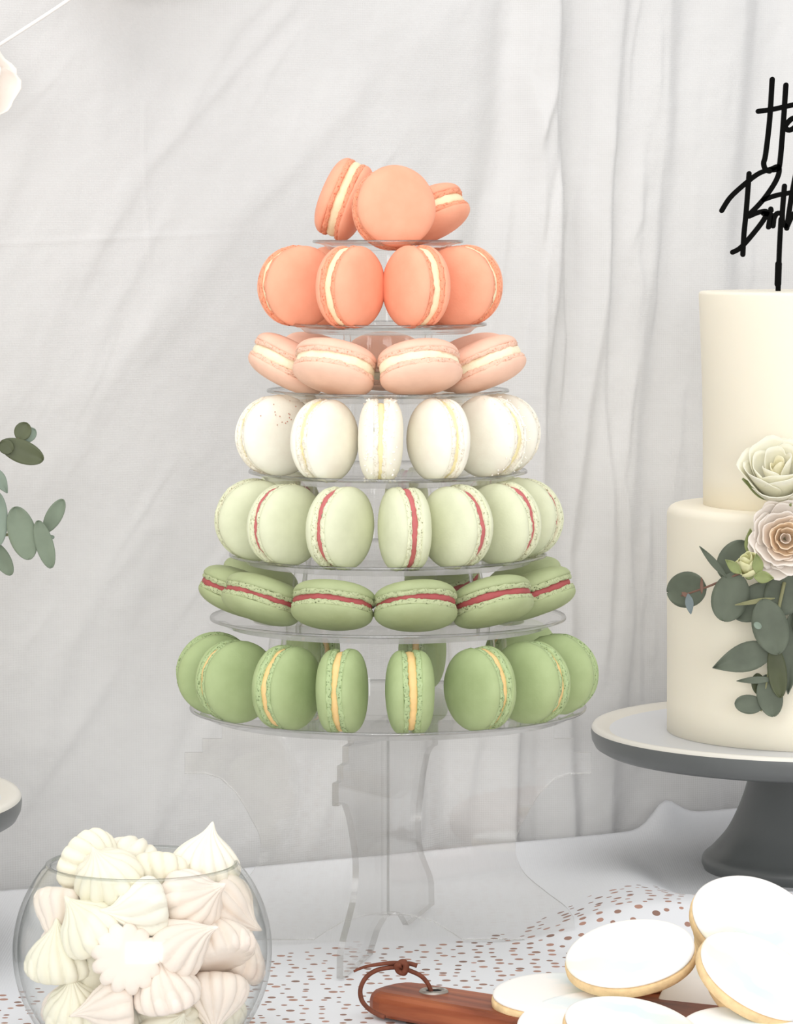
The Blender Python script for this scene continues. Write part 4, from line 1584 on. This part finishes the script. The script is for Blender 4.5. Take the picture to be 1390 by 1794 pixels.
# outline in local x (along handle) and y
HL, HW, RB, RBW = 0.105, 0.0185, 0.130, 0.165
out2 = []
for k in range(9):
    a = math.pi / 2 + math.pi * k / 8
    out2.append((0.012 + 0.012 * math.cos(a), 0.0 + (HW - 0.001) * math.copysign(abs(math.sin(a)) ** 0.7, math.sin(a))))
out2 = out2
arc = []
cxb = HL + RB - 0.004
a0 = math.pi - math.asin((HW + 0.008) / RBW)
lower = [(0.04, -HW), (0.075, -HW - 0.0008), (HL - 0.012, -HW - 0.003)]
for k in range(65):
    a = (2 * math.pi - a0) + (2 * a0) * k / 64
    arc.append((cxb + RB * math.cos(a), RBW * math.sin(a)))
upper = [(HL - 0.012, HW + 0.003), (0.075, HW + 0.0008), (0.04, HW)]
outl = out2 + lower + arc + upper
bm = bmesh.new()
vs = [bm.verts.new((x, y, 0)) for x, y in outl]
f = bm.faces.new(vs)
if f.normal.z < 0:
    f.normal_flip()
ex = bmesh.ops.extrude_face_region(bm, geom=[f])
for v in [g for g in ex['geom'] if isinstance(g, bmesh.types.BMVert)]:
    v.co.z += BT
bmesh.ops.recalc_face_normals(bm, faces=bm.faces[:])
me = bpy.data.meshes.new('board_body')
bm.to_mesh(me)
bm.free()
me.materials.append(M_WOOD)
bo = link_obj('board_body', me, board)
bv = bo.modifiers.new('bevel', 'BEVEL')
bv.width = 0.0045
bv.segments = 3
bv.limit_method = 'ANGLE'
bv.angle_limit = math.radians(60)
HX = 0.0305
V, F = lathe([(0.0042, 0.0003), (0.0044, 0.0011), (0.0066, 0.0010), (0.0072, 0.0002), (0.0072, -0.001), (0.0042, -0.001)], 32)
ey = mesh_obj('eyelet', V, F, M_STEEL, board)
ey.location = (HX, 0.002, BT)
V, F = lathe([(0, 0.0004), (0.0043, 0.0004)], 32)
hl = mesh_obj('hole_shade_disc', V, F, M_HOLE_SHADE, board)  # dark disc on the solid board, shade of the eyelet opening put into colour
hl.location = (HX, 0.002, BT)

binv = (Matrix.Translation(board.location) @ Matrix.Rotation(board.rotation_euler.z, 4, 'Z')).inverted()
holew = (Matrix.Translation(board.location) @ Matrix.Rotation(board.rotation_euler.z, 4, 'Z')) @ Vector((HX, 0.002, BT))
cy = holew.y
cord = empty('leather_cord', (holew.x, holew.y, holew.z))
tag(cord, 'knotted brown leather cord looped through the board handle', 'cord')
c0 = Vector(cord.location)


def cordpart(name, pts, r0, r1=None, flat=1.0):
    P = catmull([at(a, b, Y) - c0 for a, b, Y in pts], 8)
    n = len(P)
    V, F = tube(P, [r0 + ((r1 if r1 is not None else r0) - r0) * i / (n - 1) for i in range(n)], 8, flat)
    return mesh_obj(name, V, F, M_LEATHER, cord)


cordpart('loop', [(756, 1737, cy), (749, 1722, cy), (738, 1710, cy), (722, 1702, cy), (704, 1696, cy), (684, 1695, cy), (660, 1700, cy), (642, 1712, cy),
                  (632, 1732, cy - .004), (634, 1752, cy - 0.012), (646, 1767, cy - 0.020), (662, 1777, cy - 0.026), (674, 1782, cy - 0.028)], 0.0011, 0.0012)
cordpart('tail', [(712, 1690, cy), (690, 1687, cy), (660, 1690, cy), (636, 1695, cy), (620, 1702, cy)], 0.0016, 0.0007, 0.8)
cordpart('tail', [(700, 1692, cy), (716, 1688, cy), (731, 1692, cy)], 0.0014, 0.0014, 0.8)
kv = [(694, 1696, cy), (700, 1688, cy - .002), (708, 1686, cy - .003), (712, 1694, cy - .003), (708, 1704, cy - .002), (699, 1701, cy - .001), (696, 1692, cy - .002), (704, 1690, cy - .003)]
cordpart('knot', kv, 0.0016)


# ------------------------------------------------------------------ iced biscuits
def biscuit(loc, normal, spin, label, R=0.0315):
    q = Vector((0, 0, 1)).rotation_difference(Vector(normal).normalized()) @ Matrix.Rotation(spin, 3, 'Z').to_quaternion()
    root = empty('iced_biscuit', loc, q)
    tag(root, label, 'biscuit', 'iced biscuits on the paddle board')
    h = 0.0052
    body = [(0, -h), (R - 0.0012, -h), (R - 0.0002, -h + 0.0009), (R, -0.0022), (R - 0.0002, -0.0008), (R - 0.0008, 0.0), (0, 0.0)]
    r = random.Random(hash(label) % 1000 if False else len(label))
    p1, p2 = r.uniform(0, 6), r.uniform(0, 6)

    def wob(th, i, rr, z):
        return rr * (1 + 0.006 * math.sin(2 * th + p1) + 0.004 * math.sin(5 * th + p2)), z
    V, F = lathe(body, 72, wob)
    mesh_obj('biscuit_base', V, F, M_BISCUIT, root)
    V, F = lathe([(0, 0.0), (R - 0.0016, 0.0), (R - 0.0007, 0.0006), (R - 0.0007, 0.0014), (R - 0.0018, 0.0021), (R - 0.004, 0.0023), (0, 0.0024)], 72, wob)
    mesh_obj('icing', V, F, M_ICING, root)
    return root


def nrm(left, cam_tilt):
    """unit normal: left>0 leans left, cam_tilt leans to the camera (degrees)"""
    return Vector((-math.sin(math.radians(left)), -math.sin(math.radians(cam_tilt)), 1.0))


biscuit(at(1105, 1673, 1.603), nrm(10, 19), -0.15, 'iced biscuit with an aqua shimmer band, left of the leaning pair')
biscuit(at(1332, 1712, 1.575), nrm(-26, 26), -0.5, 'large iced biscuit leaning forward at the right front')
biscuit(at(1320, 1614, 1.652), nrm(-12, 38), 0.4, 'highest iced biscuit propped at the back right')
biscuit(at(978, 1744, 1.605), nrm(1, 5), 2.0, 'leftmost iced biscuit lying flat over the board handle')
biscuit(at(1022, 1792, 1.566), nrm(6, 12), 2.6, 'iced biscuit at the bottom edge left of centre')
biscuit(at(1108, 1802, 1.53), nrm(-8, 12), 2.9, 'iced biscuit at the bottom edge in the middle')
biscuit(at(1262, 1758, 1.61), nrm(14, 30), 2.2, 'iced biscuit half hidden under the leaning right front one')
biscuit(at(1306, 1822, 1.535), nrm(-4, 14), 2.4, 'iced biscuit lowest at the bottom right corner')


def under(px, py, Y, n, count, gap, label, spin):
    """biscuits lying parallel beneath a leaning one, down to the board"""
    nn = n.normalized()
    c = at(px, py, Y)
    for k in range(1, count + 1):
        biscuit(c - nn * (gap * k) + Vector((0.0036 * k + 0.0006 * math.sin(k * 2.0), 0.0022 * k, 0)), n + Vector((0, 0.05 * k, 0)), spin + k, label)


under(1320, 1614, 1.652, nrm(-12, 38), 4, 0.0084, 'iced biscuit in the leaning stack beneath the highest biscuit', 0.4)
biscuit(at(1332, 1712, 1.575) + Vector((0.0065, 0.0070, -0.0105)), nrm(-22, 22), 0.5, 'iced biscuit tucked directly beneath the large right front one')
biscuit(Vector((0.116, 1.660, 0.0203)), Vector((0, 0, 1)), 0.7, 'iced biscuit flat on the board behind the aqua shimmer one')
